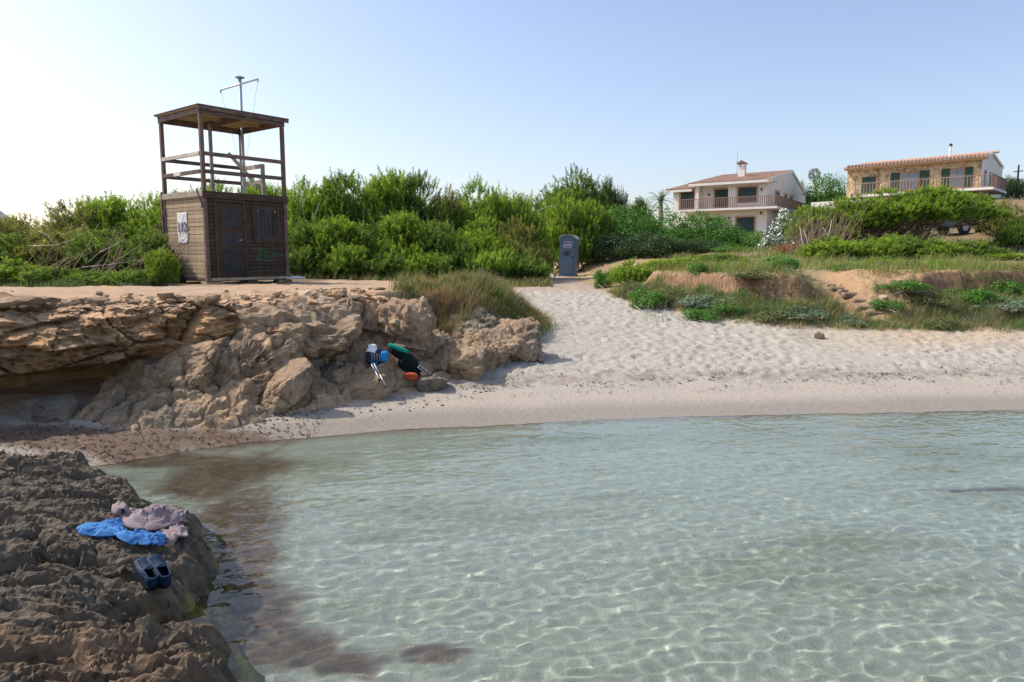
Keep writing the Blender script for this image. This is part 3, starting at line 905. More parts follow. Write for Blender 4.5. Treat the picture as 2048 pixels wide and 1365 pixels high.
# ================================================================ lifeguard hut
def wood(name, a, b, c, grain=(1.5, 14, 14), rough=0.8):
    m, nt, bs = newmat(name)
    n = tex_noise(nt, 3.0, 8, 0.7, stretch=grain)
    n2 = tex_noise(nt, 5.0, 5, 0.6)
    r = ramp(nt, n.outputs[0], [(0.3, a), (0.5, b), (0.7, c)])
    r2 = ramp(nt, n2.outputs[0], [(0.3, g3(0.72)), (0.65, g3(1.15))])
    oi = N(nt, 'ShaderNodeObjectInfo')
    r3 = ramp(nt, oi.outputs['Random'], [(0.0, g3(0.78)), (1.0, g3(1.2))])
    nt.links.new(mul(nt, mul(nt, r.outputs[0], r2.outputs[0]), r3.outputs[0]), bs.inputs['Base Color'])
    bs.inputs['Roughness'].default_value = rough
    bs.inputs['Specular IOR Level'].default_value = 0.25
    bump(nt, bs, n.outputs[0], 0.5, 0.006)
    return m
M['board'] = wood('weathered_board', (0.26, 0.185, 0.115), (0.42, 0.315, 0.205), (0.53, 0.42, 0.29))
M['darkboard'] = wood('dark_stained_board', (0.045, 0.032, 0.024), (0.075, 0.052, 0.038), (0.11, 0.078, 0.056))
M['post'] = wood('painted_post', (0.085, 0.058, 0.048), (0.155, 0.105, 0.085), (0.28, 0.235, 0.20), (14, 14, 1.5))
M['rail'] = wood('painted_rail', (0.075, 0.055, 0.047), (0.145, 0.105, 0.088), (0.28, 0.24, 0.20), (1.5, 14, 14))
M['greyrail'] = wood('bare_grey_rail', (0.30, 0.25, 0.20), (0.42, 0.36, 0.29), (0.52, 0.46, 0.38), (14, 1.5, 14))
M['ply'] = wood('roof_plywood', (0.30, 0.22, 0.12), (0.40, 0.30, 0.17), (0.47, 0.36, 0.22), (2, 6, 6))
M['doorp'] = wood('door_panel', (0.030, 0.030, 0.034), (0.050, 0.048, 0.052), (0.075, 0.068, 0.066), (14, 14, 1.5))
M['block'] = simple('stone_block', (0.44, 0.32, 0.20), 0.9, 0.3, 9, 0.6, 0.02)
M['galv'] = simple('galvanised_steel', (0.45, 0.48, 0.53), 0.5, 0.15, 20, 0.1, 0.002, 0.2)
M['pale_metal'] = simple('pale_alu', (0.72, 0.70, 0.68), 0.4, 0.1, 20, 0.05, 0.002, 0.3)
M['black'] = simple('black_metal', (0.03, 0.03, 0.032), 0.5, 0.2, 20, 0.1, 0.002)
M['banner'] = simple('white_banner', (0.66, 0.65, 0.66), 0.7, 0.12, 3, 0.3, 0.01)
M['print'] = simple('grey_print', (0.13, 0.13, 0.14), 0.8, 0.2, 10, 0)
M['redprint'] = simple('pink_print', (0.50, 0.30, 0.32), 0.8, 0.2, 10, 0)
M['green_paint'] = simple('green_spray_paint', (0.03, 0.26, 0.11), 0.7, 0.3, 20, 0)
M['white_paint'] = simple('white_chipped_paint', (0.62, 0.58, 0.52), 0.8, 0.2, 10, 0.1)

TC = at(417, 560, 18.0)
TZ = 1.74                                    # floor of the hut on its blocks
tower = empty('lifeguard_hut', (TC[0], TC[1], TZ), math.radians(51), 'dark wooden lifeguard hut with open roofed lookout deck on top', 'lifeguard hut')
tower.rotation_euler = (math.radians(0.4), math.radians(-0.3), math.radians(51))
W, D_, HT = 2.3, 2.1, 2.12                   # front width (x), side depth (y), hut height
nb = 21
bh = HT / nb
bm_side = MB().box((0, 0, 0), (0.03, D_ - 0.10, bh - 0.009), None, 0.004).mesh('board', M['board'])
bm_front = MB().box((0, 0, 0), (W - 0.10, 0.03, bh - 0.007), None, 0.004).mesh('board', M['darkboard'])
rb = random.Random(5)
for k in range(nb):
    o = link('board', bm_side, tower)
    o.location = (0.0 + rb.uniform(-0.006, 0.004), D_ / 2, bh * (k + 0.5))
    o.rotation_euler = (rb.uniform(-0.003, 0.003), rb.uniform(-0.05, 0.02), 0)
    o = link('board', bm_front, tower)
    o.location = (W / 2, 0.0 + rb.uniform(-0.004, 0.004), bh * (k + 0.5))
    o.rotation_euler = (rb.uniform(-0.03, 0.03), rb.uniform(-0.002, 0.002), 0)
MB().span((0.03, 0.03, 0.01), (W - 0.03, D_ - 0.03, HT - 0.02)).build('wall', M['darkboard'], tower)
MB().span((-0.05, -0.06, -0.09), (W + 0.10, D_ + 0.04, -0.005), 0.01).build('floor_frame', M['rail'], tower)
MB().span((0.05, -0.075, -0.075), (W + 0.05, -0.045, 0.0), 0.006).build('sill', M['board'], tower)
MB().span((-0.05, -0.05, HT), (W + 0.05, D_ + 0.05, HT + 0.06), 0.01).build('deck', M['rail'], tower)
MB().span((-0.075, -0.04, HT - 0.06), (-0.045, D_ + 0.06, HT + 0.09), 0.006).build('deck_edge_board', M['greyrail'], tower)
MB().span((-0.07, -0.085, HT - 0.10), (W + 0.06, -0.051, HT + 0.075), 0.006).build('deck_edge_board', M['darkboard'], tower)
ZR = 4.12                                    # underside of the roof beams
pw = 0.095
posts = [(0, 0), (W, 0), (0, D_), (W, D_)]
for x, y in posts:
    MB().span((x - pw / 2, y - pw / 2 - 0.001, -0.02), (x + pw / 2, y + pw / 2, ZR + 0.10), 0.008).build('post', M['post'], tower)
MB().span((1.05, D_ - 0.55, HT), (1.13, D_ - 0.47, ZR + 0.05), 0.008).build('post', M['greyrail'], tower)   # middle prop
gate_x = W - 0.03
MB().span((W - 0.12, D_ - 1.25, HT), (W - 0.03, D_ - 1.16, HT + 1.02), 0.008).build('post', M['greyrail'], tower)
for zz in (HT + 0.56, HT + 1.0):
    MB().span((0.05, -0.065, zz - 0.05), (W - 0.05, -0.02, zz + 0.05), 0.006).build('rail', M['rail'], tower)
    MB().span((0.05, D_ + 0.02, zz - 0.05), (W - 0.05, D_ + 0.065, zz + 0.05), 0.006).build('rail', M['rail'], tower)
    MB().span((-0.065, 0.05, zz - 0.05), (-0.02, D_ - 0.05, zz + 0.05), 0.006).build('rail', M['greyrail'] if zz > HT + 0.8 else M['rail'], tower)
    MB().span((W - 0.08, D_ - 1.2, zz - 0.05 - 0.04), (W - 0.035, D_ - 0.05, zz + 0.03), 0.006).build('rail', M['greyrail'], tower)
MB().span((-0.068, 1.05, HT + 0.515), (-0.066, 1.42, HT + 0.605)).build('paint_patch', M['white_paint'], tower)
# ladder brace and stub
MB().bar((W - 0.35, D_ + 0.10, HT + 1.40), (W + 0.12, D_ - 1.15, HT + 0.08), 0.06, 0.09, 0.006).build('brace', M['greyrail'], tower)
MB().bar((-0.09, 0.22, HT + 0.14), (-0.055, -0.02, HT - 0.32), 0.02, 0.035).build('bracket', M['black'], tower)
MB().bar((-0.06, D_ + 0.07, HT + 0.15), (-0.06, D_ + 0.07, -0.05), 0.05, 0.05).build('corner_strip', M['post'], tower)
MB().span((-0.05, 0.05, HT - 0.35), (-0.02, 0.10, HT - 0.25)).build('latch', M['black'], tower)
# roof
for (a, b) in (((-0.06, -0.055), (W + 0.06, -0.0)), ((-0.06, D_ + 0.0), (W + 0.06, D_ + 0.055))):
    MB().span((a[0], a[1], ZR - 0.04), (b[0], b[1], ZR + 0.12), 0.006).build('beam', M['rail'], tower)
for xx in (-0.05, W / 2 - 0.03, W - 0.01):
    MB().span((xx, 0.01, ZR - 0.03), (xx + 0.06, D_ - 0.01, ZR + 0.118), 0.006).build('beam', M['post'], tower)
MB().span((0.02, D_ * 0.5 - 0.03, ZR + 0.04), (W - 0.02, D_ * 0.5 + 0.03, ZR + 0.119), 0.006).build('beam', M['ply'], tower)
roof = MB().span((-0.09, -0.10, ZR + 0.122), (W + 0.13, D_ + 0.13, ZR + 0.145)).build('roof', M['ply'], tower)
MB().span((-0.12, -0.13, ZR + 0.147), (W + 0.16, D_ + 0.16, ZR + 0.182), 0.008).build('roof_felt', simple('roof_felt', (0.13, 0.095, 0.08), 0.9, 0.3, 6, 0.4), roof)
MB().span((-0.11, -0.125, ZR + 0.06), (W + 0.15, -0.103, ZR + 0.145), 0.005).build('fascia', M['rail'], roof)
# door
door = MB().span((0.30, -0.038, 0.03), (1.02, -0.017, 1.86), 0.004).build('door', M['darkboard'], tower)
for z0, z1 in ((0.12, 0.72), (0.82, 1.18), (1.30, 1.76)):
    MB().span((0.40, -0.050, z0), (0.92, -0.0385, z1), 0.006).build('door_panel', M['doorp'], door)
for x0, x1 in ((0.22, 0.295), (1.025, 1.09)):
    MB().span((x0, -0.055, 0.0), (x1, -0.017, 1.95), 0.006).build('door_frame', M['darkboard'], tower)
MB().span((0.22, -0.054, 1.955), (1.09, -0.017, 2.01), 0.006).build('door_frame', M['darkboard'], tower)
MB().tube([(0.95, -0.052, 0.98), (0.95, -0.085, 0.98), (0.86, -0.085, 0.97)], 0.011, 6).build('handle', M['galv'], door)
# shuttered window
win = MB().span((1.36, -0.036, 0.98), (2.02, -0.017, 1.86), 0.004).build('window_shutter', M['darkboard'], tower)
for k in range(5):
    MB().span((1.40 + k * 0.118, -0.050, 1.03), (1.40 + k * 0.118 + 0.108, -0.0365, 1.80), 0.005).build('plank', M['doorp'], win)
for x, z, s in ((1.42, 1.77, 0.035), (1.93, 1.76, 0.05), (1.42, 1.02, 0.03), (1.96, 1.04, 0.03)):
    MB().prism([(x, z), (x + s, z + 0.01), (x + s * 0.4, z - s * 0.7)], -0.054, -0.051, 'y').build('paint_chip', M['white_paint'], win)
for a, b in (((1.28, -0.055, 0.93), (1.355, -0.017, 1.93)), ((2.025, -0.055, 0.93), (2.09, -0.017, 1.93))):
    MB().span(a, b, 0.005).build('window_frame', M['darkboard'], tower)
MB().span((1.28, -0.056, 0.90), (2.09, -0.017, 0.928), 0.004).build('window_frame', M['darkboard'], tower)
# banner with the number 112 on the side wall
def banner():
    nu, nv = 24, 40
    u = np.linspace(0, 1, nu); v = np.linspace(0, 1, nv)
    U, Vv = np.meshgrid(u, v)
    y = 1.42 - U * 0.52 + 0.02 * (1 - Vv) * np.sin(U * 3)
    z = 0.90 + Vv * 0.80 - 0.015 * np.sin(U * math.pi)
    fold = 0.012 * np.exp(-((U - 0.5 - 0.9 * (Vv - 0.72)) / 0.05) ** 2) + 0.012 * np.exp(-((U - 0.35 + 0.8 * (Vv - 0.75)) / 0.05) ** 2) + 0.006 * noise3(U * 5, Vv * 7, 0, 4)
    x = -0.031 - fold * np.sin(U * math.pi)
    return np.stack([x, y, z], -1).reshape(-1, 3), grid_faces(nv, nu)
V, Fc = banner()
bn = link('banner', mesh_np('banner', V, Fc, None, True, M['banner']), tower)
bn.modifiers.new('thick', 'SOLIDIFY').thickness = 0.004
def text(name, body, size, mat, parent, loc, rot, ext=0.002, bold=0.0):
    c = bpy.data.curves.new(name, 'FONT')
    c.body = body
    c.size = size
    c.extrude = ext
    c.offset = bold
    c.align_x = 'CENTER'; c.align_y = 'CENTER'
    c.materials.append(mat)
    tmp = bpy.data.objects.new(name, c)
    COL.objects.link(tmp)
    bpy.context.view_layer.update()
    me = bpy.data.meshes.new_from_object(tmp.evaluated_get(bpy.context.evaluated_depsgraph_get()))
    bpy.data.objects.remove(tmp)
    o = link(name, me, parent, loc)
    o.rotation_euler = rot
    return o
text('number_print', '112', 0.34, M['print'], bn, (-0.050, 1.155, 1.30), (math.radians(90), 0, math.radians(-90)), 0.003, 0.012)
text('small_print', '~', 0.10, M['redprint'], bn, (-0.046, 1.16, 0.99), (math.radians(90), 0, math.radians(-90)), 0.002, 0.0)
# green scribble on the front wall
def scribble(rows, seed):
    r = random.Random(seed)
    mb = MB()
    for (x0, x1, z, amp, n) in rows:
        pts = []
        for k in range(n):
            t = k / (n - 1)
            pts.append((x0 + (x1 - x0) * t + r.uniform(-0.02, 0.02), 0, z + amp * (1 if k % 2 else -1) * r.uniform(0.3, 1) + 0.02 * math.sin(t * 6)))
        mb.tube(pts, 0.009, 4)
    return mb
g = scribble([(1.28, 1.62, 0.72, 0.05, 9), (1.45, 1.95, 0.66, 0.09, 17), (1.35, 1.78, 0.55, 0.07, 13), (1.85, 2.2, 0.60, 0.03, 6), (1.38, 1.9, 0.44, 0.012, 5)], 3).build('graffiti', M['green_paint'], tower)
g.location = (0, -0.024, 0)
g.scale = (1, 0.35, 1)
# mast with its yard behind the hut
MX, MY = W - 0.22, D_ + 0.30
mast = empty('signal_mast', (0, 0, 0), 0, 'slim grey signal mast with slanting yard behind the hut', 'mast')
mw = tower.matrix_basis @ Vector((MX, MY, 0))
mq = at(490, 400, 20.9)
mast.location = (mq[0], mq[1], H(mq[0], mq[1]) - 0.02)
MB().tube([(0, 0, 0), (0, 0, 5.85)], 0.046, 10).build('pole', M['galv'], mast, True)
MB().tube([(0, 0, 5.85), (0, 0, 5.88)], 0.13, 12).build('cap', M['galv'], mast)
ydir = (at(526, 157, mast.location.y) - at(448, 179, mast.location.y))
MB().tube([(-0.56, -0.06, 5.50), (0.56, -0.06, 5.81)], 0.024, 8).build('yard', M['pale_metal'], mast, True)
for a in ((-0.54, -0.06, 5.49), (0.54, -0.06, 5.79)):
    MB().tube([a, (a[0] * 0.12, -0.05, 3.3)], 0.006, 4).build('halyard', M['pale_metal'], mast)
    MB().tube([a, (a[0], a[1], a[2] - 0.07)], 0.016, 6).build('pulley', M['black'], mast)
# blocks that carry the hut
def hutblock(x, y, d, lab, nm='foundation_block', mat='block'):
    w = tower.matrix_basis @ Vector((x, y, 0))
    z = H(w.x, w.y)
    o = MB().box((0, 0, 0), d, None, 0.015).build(nm, M[mat])
    o.location = (w.x, w.y, z + d[2] / 2 - 0.04)
    o.rotation_euler = (0, 0, math.radians(51 + random.uniform(-6, 6)))
    return tag(o, lab, 'block', 'blocks under the hut')
top = TZ - 0.09
for x, y, dx, dy, lab in ((0.18, 0.12, 0.5, 0.34, 'sandstone block under the near corner of the hut'), (2.22, 0.10, 0.4, 0.34, 'sandstone block under the right front corner of the hut'),
                          (0.15, D_ - 0.12, 0.36, 0.3, 'stone block under the left rear corner of the hut'), (1.35, 0.3, 0.3, 0.3, 'block in the dark gap under the middle of the hut'), (2.2, D_ - 0.1, 0.36, 0.3, 'block under the hidden rear corner of the hut')):
    w = tower.matrix_basis @ Vector((x, y, 0))
    hgt = (w.z - 0.09) - H(w.x, w.y) + 0.03
    hutblock(x, y, (dx, dy, hgt), lab)
w = tower.matrix_basis @ Vector((2.45, -0.05, 0))
plate = MB().box((0, 0, 0), (0.55, 0.5, 0.05), None, 0.02).build('slab', M['white_paint'])
plate.location = (w.x, w.y, TZ - 0.10)
plate.location.z = H(w.x, w.y) + 0.14
plate.rotation_euler = (0.05, -0.03, 0.7)
tag(plate, 'pale flat slab poking out under the right corner of the hut', 'slab')

# ================================================================ portable toilet
M['blueplastic'] = simple('blue_grey_plastic', (0.095, 0.145, 0.205), 0.5, 0.12, 3, 0.1, 0.003, spec=0.4)
M['roofplastic'] = simple('pale_translucent_plastic', (0.42, 0.45, 0.52), 0.5, 0.1, 3, 0.05)
M['signpurple'] = simple('sign_purple', (0.20, 0.06, 0.20), 0.6, 0.2, 9, 0)
M['signblue'] = simple('sign_blue', (0.12, 0.14, 0.30), 0.6, 0.2, 9, 0)
M['signwhite'] = simple('sign_white', (0.65, 0.64, 0.68), 0.6, 0.1, 9, 0)
pb = at(1132.5, 553, 38.0)
loo = empty('portable_toilet', (pb[0], pb[1], H(pb[0], pb[1]) - 0.02), math.radians(-14), 'blue-grey portable toilet cabin with rounded top at the path end', 'portable toilet')
loo.rotation_euler = (0, math.radians(2.2), math.radians(-14))
hw = 0.44
arc = [(hw * math.cos(t), 2.02 + 0.20 * math.sin(t)) for t in np.linspace(0, math.pi, 13)]
MB().prism([(-hw, 0.10), (hw, 0.10)] + arc, 0.0, 1.05, 'y').build('body', M['blueplastic'], loo)
MB().span((-hw - 0.03, -0.03, 0), (hw + 0.03, 1.08, 0.12), 0.02).build('skid_base', M['blueplastic'], loo)
arco = [((hw + 0.035) * math.cos(t), 2.035 + 0.225 * math.sin(t)) for t in np.linspace(0, math.pi, 13)]
MB().prism(arco + [(hw * math.cos(t), 2.025 + 0.205 * math.sin(t)) for t in np.linspace(math.pi, 0, 13)], -0.06, 1.10, 'y').build('roof', M['roofplastic'], loo)
dr = MB().prism([(-0.33, 0.16), (0.36, 0.16), (0.36, 1.96)] + [(0.015 + 0.345 * math.cos(t), 1.96 + 0.12 * math.sin(t)) for t in np.linspace(0.2, math.pi - 0.2, 8)] + [(-0.33, 1.96)], -0.03, -0.002, 'y').build('door', M['blueplastic'], loo)
MB().span((0.27, -0.06, 1.02), (0.34, -0.032, 1.12), 0.01).build('latch', M['black'], dr)
MB().span((-0.27, -0.045, 0.3), (0.30, -0.031, 0.95), 0.01).build('door_panel', M['blueplastic'], dr)
for k in range(6):
    MB().span((-hw - 0.012, 0.12 + k * 0.15, 0.2), (-hw - 0.001, 0.20 + k * 0.15, 1.95)).build('rib', M['blueplastic'], loo)
sg = MB().span((-0.21, -0.040, 1.56), (0.21, -0.032, 1.88)).build('sign', M['signwhite'], loo)
MB().span((-0.19, -0.046, 1.70), (-0.02, -0.041, 1.86)).build('sign_field', M['signpurple'], sg)
MB().span((-0.017, -0.046, 1.70), (0.19, -0.041, 1.86)).build('sign_field', M['signblue'], sg)
MB().span((-0.19, -0.046, 1.58), (0.19, -0.041, 1.655)).build('sign_field', M['signblue'], sg)
for x0, z0, x1, z1 in ((-0.12, 1.735, -0.05, 1.76), (-0.055, 1.74, -0.035, 1.80), (0.05, 1.73, 0.07, 1.83), (0.075, 1.735, 0.16, 1.755), (-0.10, 1.66, -0.05, 1.69), (0.08, 1.66, 0.15, 1.69)):
    MB().span((x0, -0.051, z0), (x1, -0.0465, z1)).build('sign_mark', M['signwhite'], sg)
rs = random.Random(8)
mb = MB()
for k in range(7):
    a = rs.uniform(0, 6.28); cx_, cz_ = rs.uniform(-0.12, 0.12), 1.30 + rs.uniform(-0.1, 0.1)
    mb.tube([(cx_ + 0.10 * math.cos(a + t * 1.3), -0.034, cz_ + 0.12 * math.sin(a + t * 1.7)) for t in np.linspace(0, 3, 7)], 0.012, 4)
mb.build('graffiti', M['black'], dr)

# ================================================================ houses
M['plaster'] = simple('white_plaster', (0.80, 0.755, 0.70), 0.9, 0.05, 1.2, 0.15, 0.01)
M['plaster_trim'] = simple('white_trim', (0.78, 0.74, 0.70), 0.9, 0.06, 2, 0.1)
M['tan_stone'] = simple('tan_stone_surround', (0.52, 0.36, 0.20), 0.9, 0.15, 3, 0.2)
M['shutter'] = simple('dark_teal_shutter', (0.028, 0.06, 0.065), 0.55, 0.25, 4, 0.1)
M['green_shutter'] = simple('dark_green_shutter', (0.02, 0.055, 0.035), 0.55, 0.25, 4, 0.1)
M['railwood'] = simple('brown_railing', (0.30, 0.205, 0.165), 0.8, 0.2, 4, 0.1)
M['tile'] = simple('clay_tiles', (0.27, 0.165, 0.115), 0.9, 0.5, 5.0, 0.5, 0.03)
M['pink_tile'] = simple('pale_clay_tiles', (0.50, 0.335, 0.255), 0.9, 0.2, 3.0, 0.3, 0.03)
M['glass'] = simple('window_glass', (0.10, 0.13, 0.17), 0.08, 0.1, 2, 0, spec=0.8)
M['brownwood'] = simple('brown_window_frame', (0.40, 0.19, 0.085), 0.6, 0.15, 5, 0.1)
def stonework():
    m, nt, bs = newmat('rubble_stone_wall')
    tc = N(nt, 'ShaderNodeTexCoord')
    v = N(nt, 'ShaderNodeTexVoronoi')
    v.inputs['Scale'].default_value = 3.2
    v2 = N(nt, 'ShaderNodeTexVoronoi', feature='DISTANCE_TO_EDGE')
    v2.inputs['Scale'].default_value = 3.2
    for q in (v, v2): nt.links.new(tc.outputs['Object'], q.inputs['Vector'])
    sep = N(nt, 'ShaderNodeSeparateColor')
    nt.links.new(v.outputs['Color'], sep.inputs[0])
    r = ramp(nt, sep.outputs[0], [(0.0, (0.30, 0.20, 0.11)), (0.5, (0.46, 0.33, 0.19)), (1.0, (0.56, 0.44, 0.28))])
    e = ramp(nt, v2.outputs[0], [(0.0, (1.15, 1.12, 1.05)), (0.07, g3(1.0))])
    nt.links.new(mul(nt, r.outputs[0], e.outputs[0]), bs.inputs['Base Color'])
    bs.inputs['Roughness'].default_value = 0.95
    bump(nt, bs, v2.outputs[0], 0.8, 0.15)
    return m
M['stonework'] = stonework()

def tiled_plane(name, a, b, c, d, mat, parent, period=0.24, amp=0.045, rows=14):
    """roof sheet a-b (eave) to d-c (ridge) with barrel tile corrugation"""
    a, b, c, d = [np.array(p, float) for p in (a, b, c, d)]
    n = int(max(np.linalg.norm(b - a), np.linalg.norm(c - d)) / period * 6)
    U = np.linspace(0, 1, n); Vv = np.linspace(0, 1, rows * 2)
    u, v = np.meshgrid(U, Vv)
    P = (a[None, None] * (1 - u)[..., None] + b[None, None] * u[..., None]) * (1 - v)[..., None] + (d[None, None] * (1 - u)[..., None] + c[None, None] * u[..., None]) * v[..., None]
    nn = np.cross(b - a, d - a)
    nn /= np.linalg.norm(nn)
    if nn[2] < 0: nn = -nn
    ph = u * np.linalg.norm(b - a) / period * 2 * math.pi
    lip = 0.02 * (1 - (v * rows) % 1.0)
    P = P + nn * (amp * np.abs(np.sin(ph / 2)) + lip + 0.012 * noise3(u * 40, v * 20, 0, 3))[..., None]
    o = link(name, mesh_np(name, P.reshape(-1, 3), grid_faces(len(Vv), n), None, True, mat), parent)
    o.modifiers.new('thick', 'SOLIDIFY').thickness = -0.07
    return o

def shutter_window(par, face, y0, y1, z0, z1, x, leaves=4, frame=0.16, mat='shutter', fmat='tan_stone'):
    """face 'x': on a wall x=const facing -x, spans y; face 'y': on wall y=const facing -y, spans x"""
    def sp(a0, a1, b0, b1, d0, d1):
        return ((d0, a0, b0), (d1, a1, b1)) if face == 'x' else ((a0, d0, b0), (a1, d1, b1))
    wn_ = MB().span(*sp(y0, y1, z0, z1, x - 0.02, x - 0.002)).build('window', M[mat], par)
    if frame:
        for q in (sp(y0 - frame, y0 - 0.002, z0, z1 + frame, x - 0.06, x - 0.003), sp(y1 + 0.002, y1 + frame, z0, z1 + frame, x - 0.06, x - 0.003), sp(y0, y1, z1 + 0.002, z1 + frame, x - 0.058, x - 0.003)):
            MB().span(*q).build('frame', M[fmat], wn_)
    w = (y1 - y0) / leaves
    for k in range(leaves):
        MB().span(*sp(y0 + k * w + 0.02, y0 + (k + 1) * w - 0.02, z0 + 0.03, z1 - 0.03, x - 0.05, x - 0.021), 0.008).build('shutter', M[mat], wn_)
    return wn_

def railing(par, p0, p1, z0, hgt, step=0.22, mat='railwood', r=0.035, post_every=0):
    p0, p1 = Vector(p0), Vector(p1)
    L = (p1 - p0).length
    MB().bar((p0.x, p0.y, z0 + hgt), (p1.x, p1.y, z0 + hgt), 0.09, 0.07).build('handrail', M[mat], par)
    MB().bar((p0.x, p0.y, z0 + 0.08), (p1.x, p1.y, z0 + 0.08), 0.06, 0.06).build('bottom_rail', M[mat], par)
    bme = MB().tube([(0, 0, 0.10), (0, 0, hgt * 0.5), (0, 0, hgt - 0.03)], [r, r * 1.25, r], 5).mesh('baluster', M[mat])
    n = max(2, int(L / step))
    for k in range(n + 1):
        q = p0 + (p1 - p0) * (k / n)
        o = link('baluster', bme, par)
        o.location = (q.x, q.y, z0)
    for q in (p0, p1):
        MB().span((q.x - 0.06, q.y - 0.06, z0), (q.x + 0.06, q.y + 0.06, z0 + hgt + 0.08)).build('rail_post', M[mat], par)

# --- white villa: local x runs into the house, y leftwards along the front
WH = empty('white_house', (25.1, 70.0, 0), math.radians(56), 'white two-storey villa with balcony, brown tiled roof and chimney', 'house')
g0, sl, ev, rg = 3.6, 7.35, 10.0, 11.9
MB().span((0, 0, g0), (17.5, 7.1, sl - 0.2)).build('wall', M['plaster'], WH)                 # ground floor
MB().span((0.02, 0.02, sl), (17.5, 3.86, ev)).build('wall', M['plaster'], WH)                # right upper room
MB().span((1.35, 3.862, sl), (17.4, 7.3, ev)).build('wall', M['plaster'], WH)                # recess behind the loggia
MB().span((0.7, 7.302, g0), (14, 9.95, ev - 0.35)).build('wall', M['plaster'], WH)           # left wing
MB().span((-0.05, 6.9, sl), (0.33, 7.28, ev - 0.1)).build('pillar', M['plaster'], WH)
MB().span((-0.03, 3.13, sl), (0.018, 3.858, ev)).build('pillar', M['plaster'], WH)
MB().span((-1.35, -1.3, sl - 0.2), (1.35, 8.6, sl - 0.002)).build('balcony_slab', M['plaster_trim'], WH)
MB().span((1.352, -1.3, sl - 0.2), (13, -0.002, sl - 0.003)).build('balcony_slab', M['plaster_trim'], WH)
MB().span((-0.02, -0.04, g0), (0.4, 0.0, sl - 0.201)).build('corner_pilaster', M['plaster'], WH)
# gable wall under the roof on the right side
MB().prism([(0.02, ev), (17.5, ev - 0.2), (17.5, ev - 0.1), (10, rg - 0.05), (0.02, ev + 0.03)], 0.021, 0.3, 'y').build('gable', M['plaster'], WH)
rf = tiled_plane('roof', (-1.15, -0.06, ev - 0.02), (-1.15, 7.7, ev - 0.02), (10, 7.7, rg + 0.05), (10, -0.06, rg + 0.05), M['tile'], WH)
tiled_plane('roof', (17.6, 7.7, ev - 0.12), (17.6, -0.06, ev - 0.12), (10, -0.06, rg + 0.05), (10, 7.7, rg + 0.05), M['tile'], WH)
tiled_plane('roof', (-0.2, 7.4, ev - 0.42), (-0.2, 10.5, ev - 0.42), (9, 9.6, rg - 0.5), (9, 7.4, rg - 0.3), M['tile'], WH)
tiled_plane('roof', (-0.2, 10.5, ev - 0.42), (14, 10.5, ev - 0.42), (13, 7.4, rg - 0.4), (9, 9.6, rg - 0.5), M['tile'], WH)
MB().span((-1.2, -0.72, ev - 0.30), (-1.05, 7.6, ev - 0.06)).build('fascia', M['plaster_trim'], WH)
MB().span((-1.05, -0.70, ev - 0.16), (1.34, 7.6, ev - 0.101)).build('soffit', M['plaster_trim'], WH)
MB().span((-0.22, 7.62, ev - 0.70), (-0.08, 10.4, ev - 0.47)).build('fascia', M['plaster_trim'], WH)
MB().prism([(-1.2, ev - 0.28), (10, rg - 0.22), (17.6, ev - 0.34), (17.6, ev - 0.06), (10, rg + 0.06), (-1.2, ev + 0.0)], -0.10, -0.063, 'y').build('bargeboard', M['plaster_trim'], WH)
MB().span((-1.28, -0.5, ev - 0.12), (-1.2, -0.25, ev + 0.25)).build('rafter_end', M['tan_stone'], WH)
shutter_window(WH, 'x', 1.05, 2.85, sl + 0.55, sl + 2.05, 0.018)
shutter_window(WH, 'x', 4.1, 5.65, sl + 0.02, sl + 2.1, 1.348, 3)
shutter_window(WH, 'x', 7.65, 9.1, sl + 0.02, sl + 1.95, 0.698, 3)
shutter_window(WH, 'x', 1.15, 2.9, 4.75, 6.45, -0.002)
shutter_window(WH, 'x', 4.3, 5.9, 3.7, 6.45, -0.002)
for a, b in ((3.2, 4.6), (7.0, 8.0), (9.5, 10.6)):
    shutter_window(WH, 'y', a, b, sl + 0.5, sl + 1.75, 0.018, 2, 0.22)
for y, z in ((0.45, 6.7), (3.6, 6.3), (0.5, 9.0), (6.2, 8.9)):
    MB().span((-0.12, y, z), (-0.03, y + 0.14, z + 0.24)).build('wall_lamp', M['black'], WH) if y != 6.2 else MB().span((1.22, y, z), (1.345, y + 0.14, z + 0.24)).build('wall_lamp', M['black'], WH)
bal = MB().span((-1.34, -1.29, sl), (-1.20, 8.58, sl + 0.03)).build('balcony_railing', M['railwood'], WH)
railing(bal, (-1.27, -1.22), (-1.27, 3.6), sl + 0.03, 1.0, 0.19)
railing(bal, (-1.27, 3.6), (-1.27, 8.5), sl + 0.03, 1.0, 0.19)
railing(bal, (-1.27, -1.22), (12.9, -1.22), sl, 1.0, 0.19)
ter = MB().span((-2.4, -1.9, 3.2), (-2.2, 6.0, 4.0)).build('terrace_wall', M['tan_stone'], WH)
railing(ter, (-2.3, -1.85), (-2.3, 5.9), 4.0, 0.75, 0.30, 'tan_stone', 0.07)
ch = MB().span((4.4, 3.55, rg - 1.2), (5.0, 4.25, rg + 0.25)).build('chimney', M['plaster'], rf)
MB().prism([(3.3 + 0.05, rg + 0.45), (4.45, rg + 0.45), (3.9, rg + 0.8)], 4.2, 5.2, 'x').build('chimney_cap', M['tile'], rf)
for y0 in (3.56, 4.1):
    MB().span((4.42, y0, rg + 0.252), (4.98, y0 + 0.13, rg + 0.445)).build('chimney_pier', M['plaster'], rf)
MB().tube([(8.5, 5.6, rg - 0.4), (8.5, 5.6, rg + 2.3)], 0.025, 5).build('antenna', M['galv'], WH)
MB().tube([(8.5, 5.2, rg + 1.2), (8.5, 6.0, rg + 1.35)], 0.02, 4).build('antenna_arm', M['galv'], WH)
tag(WH)

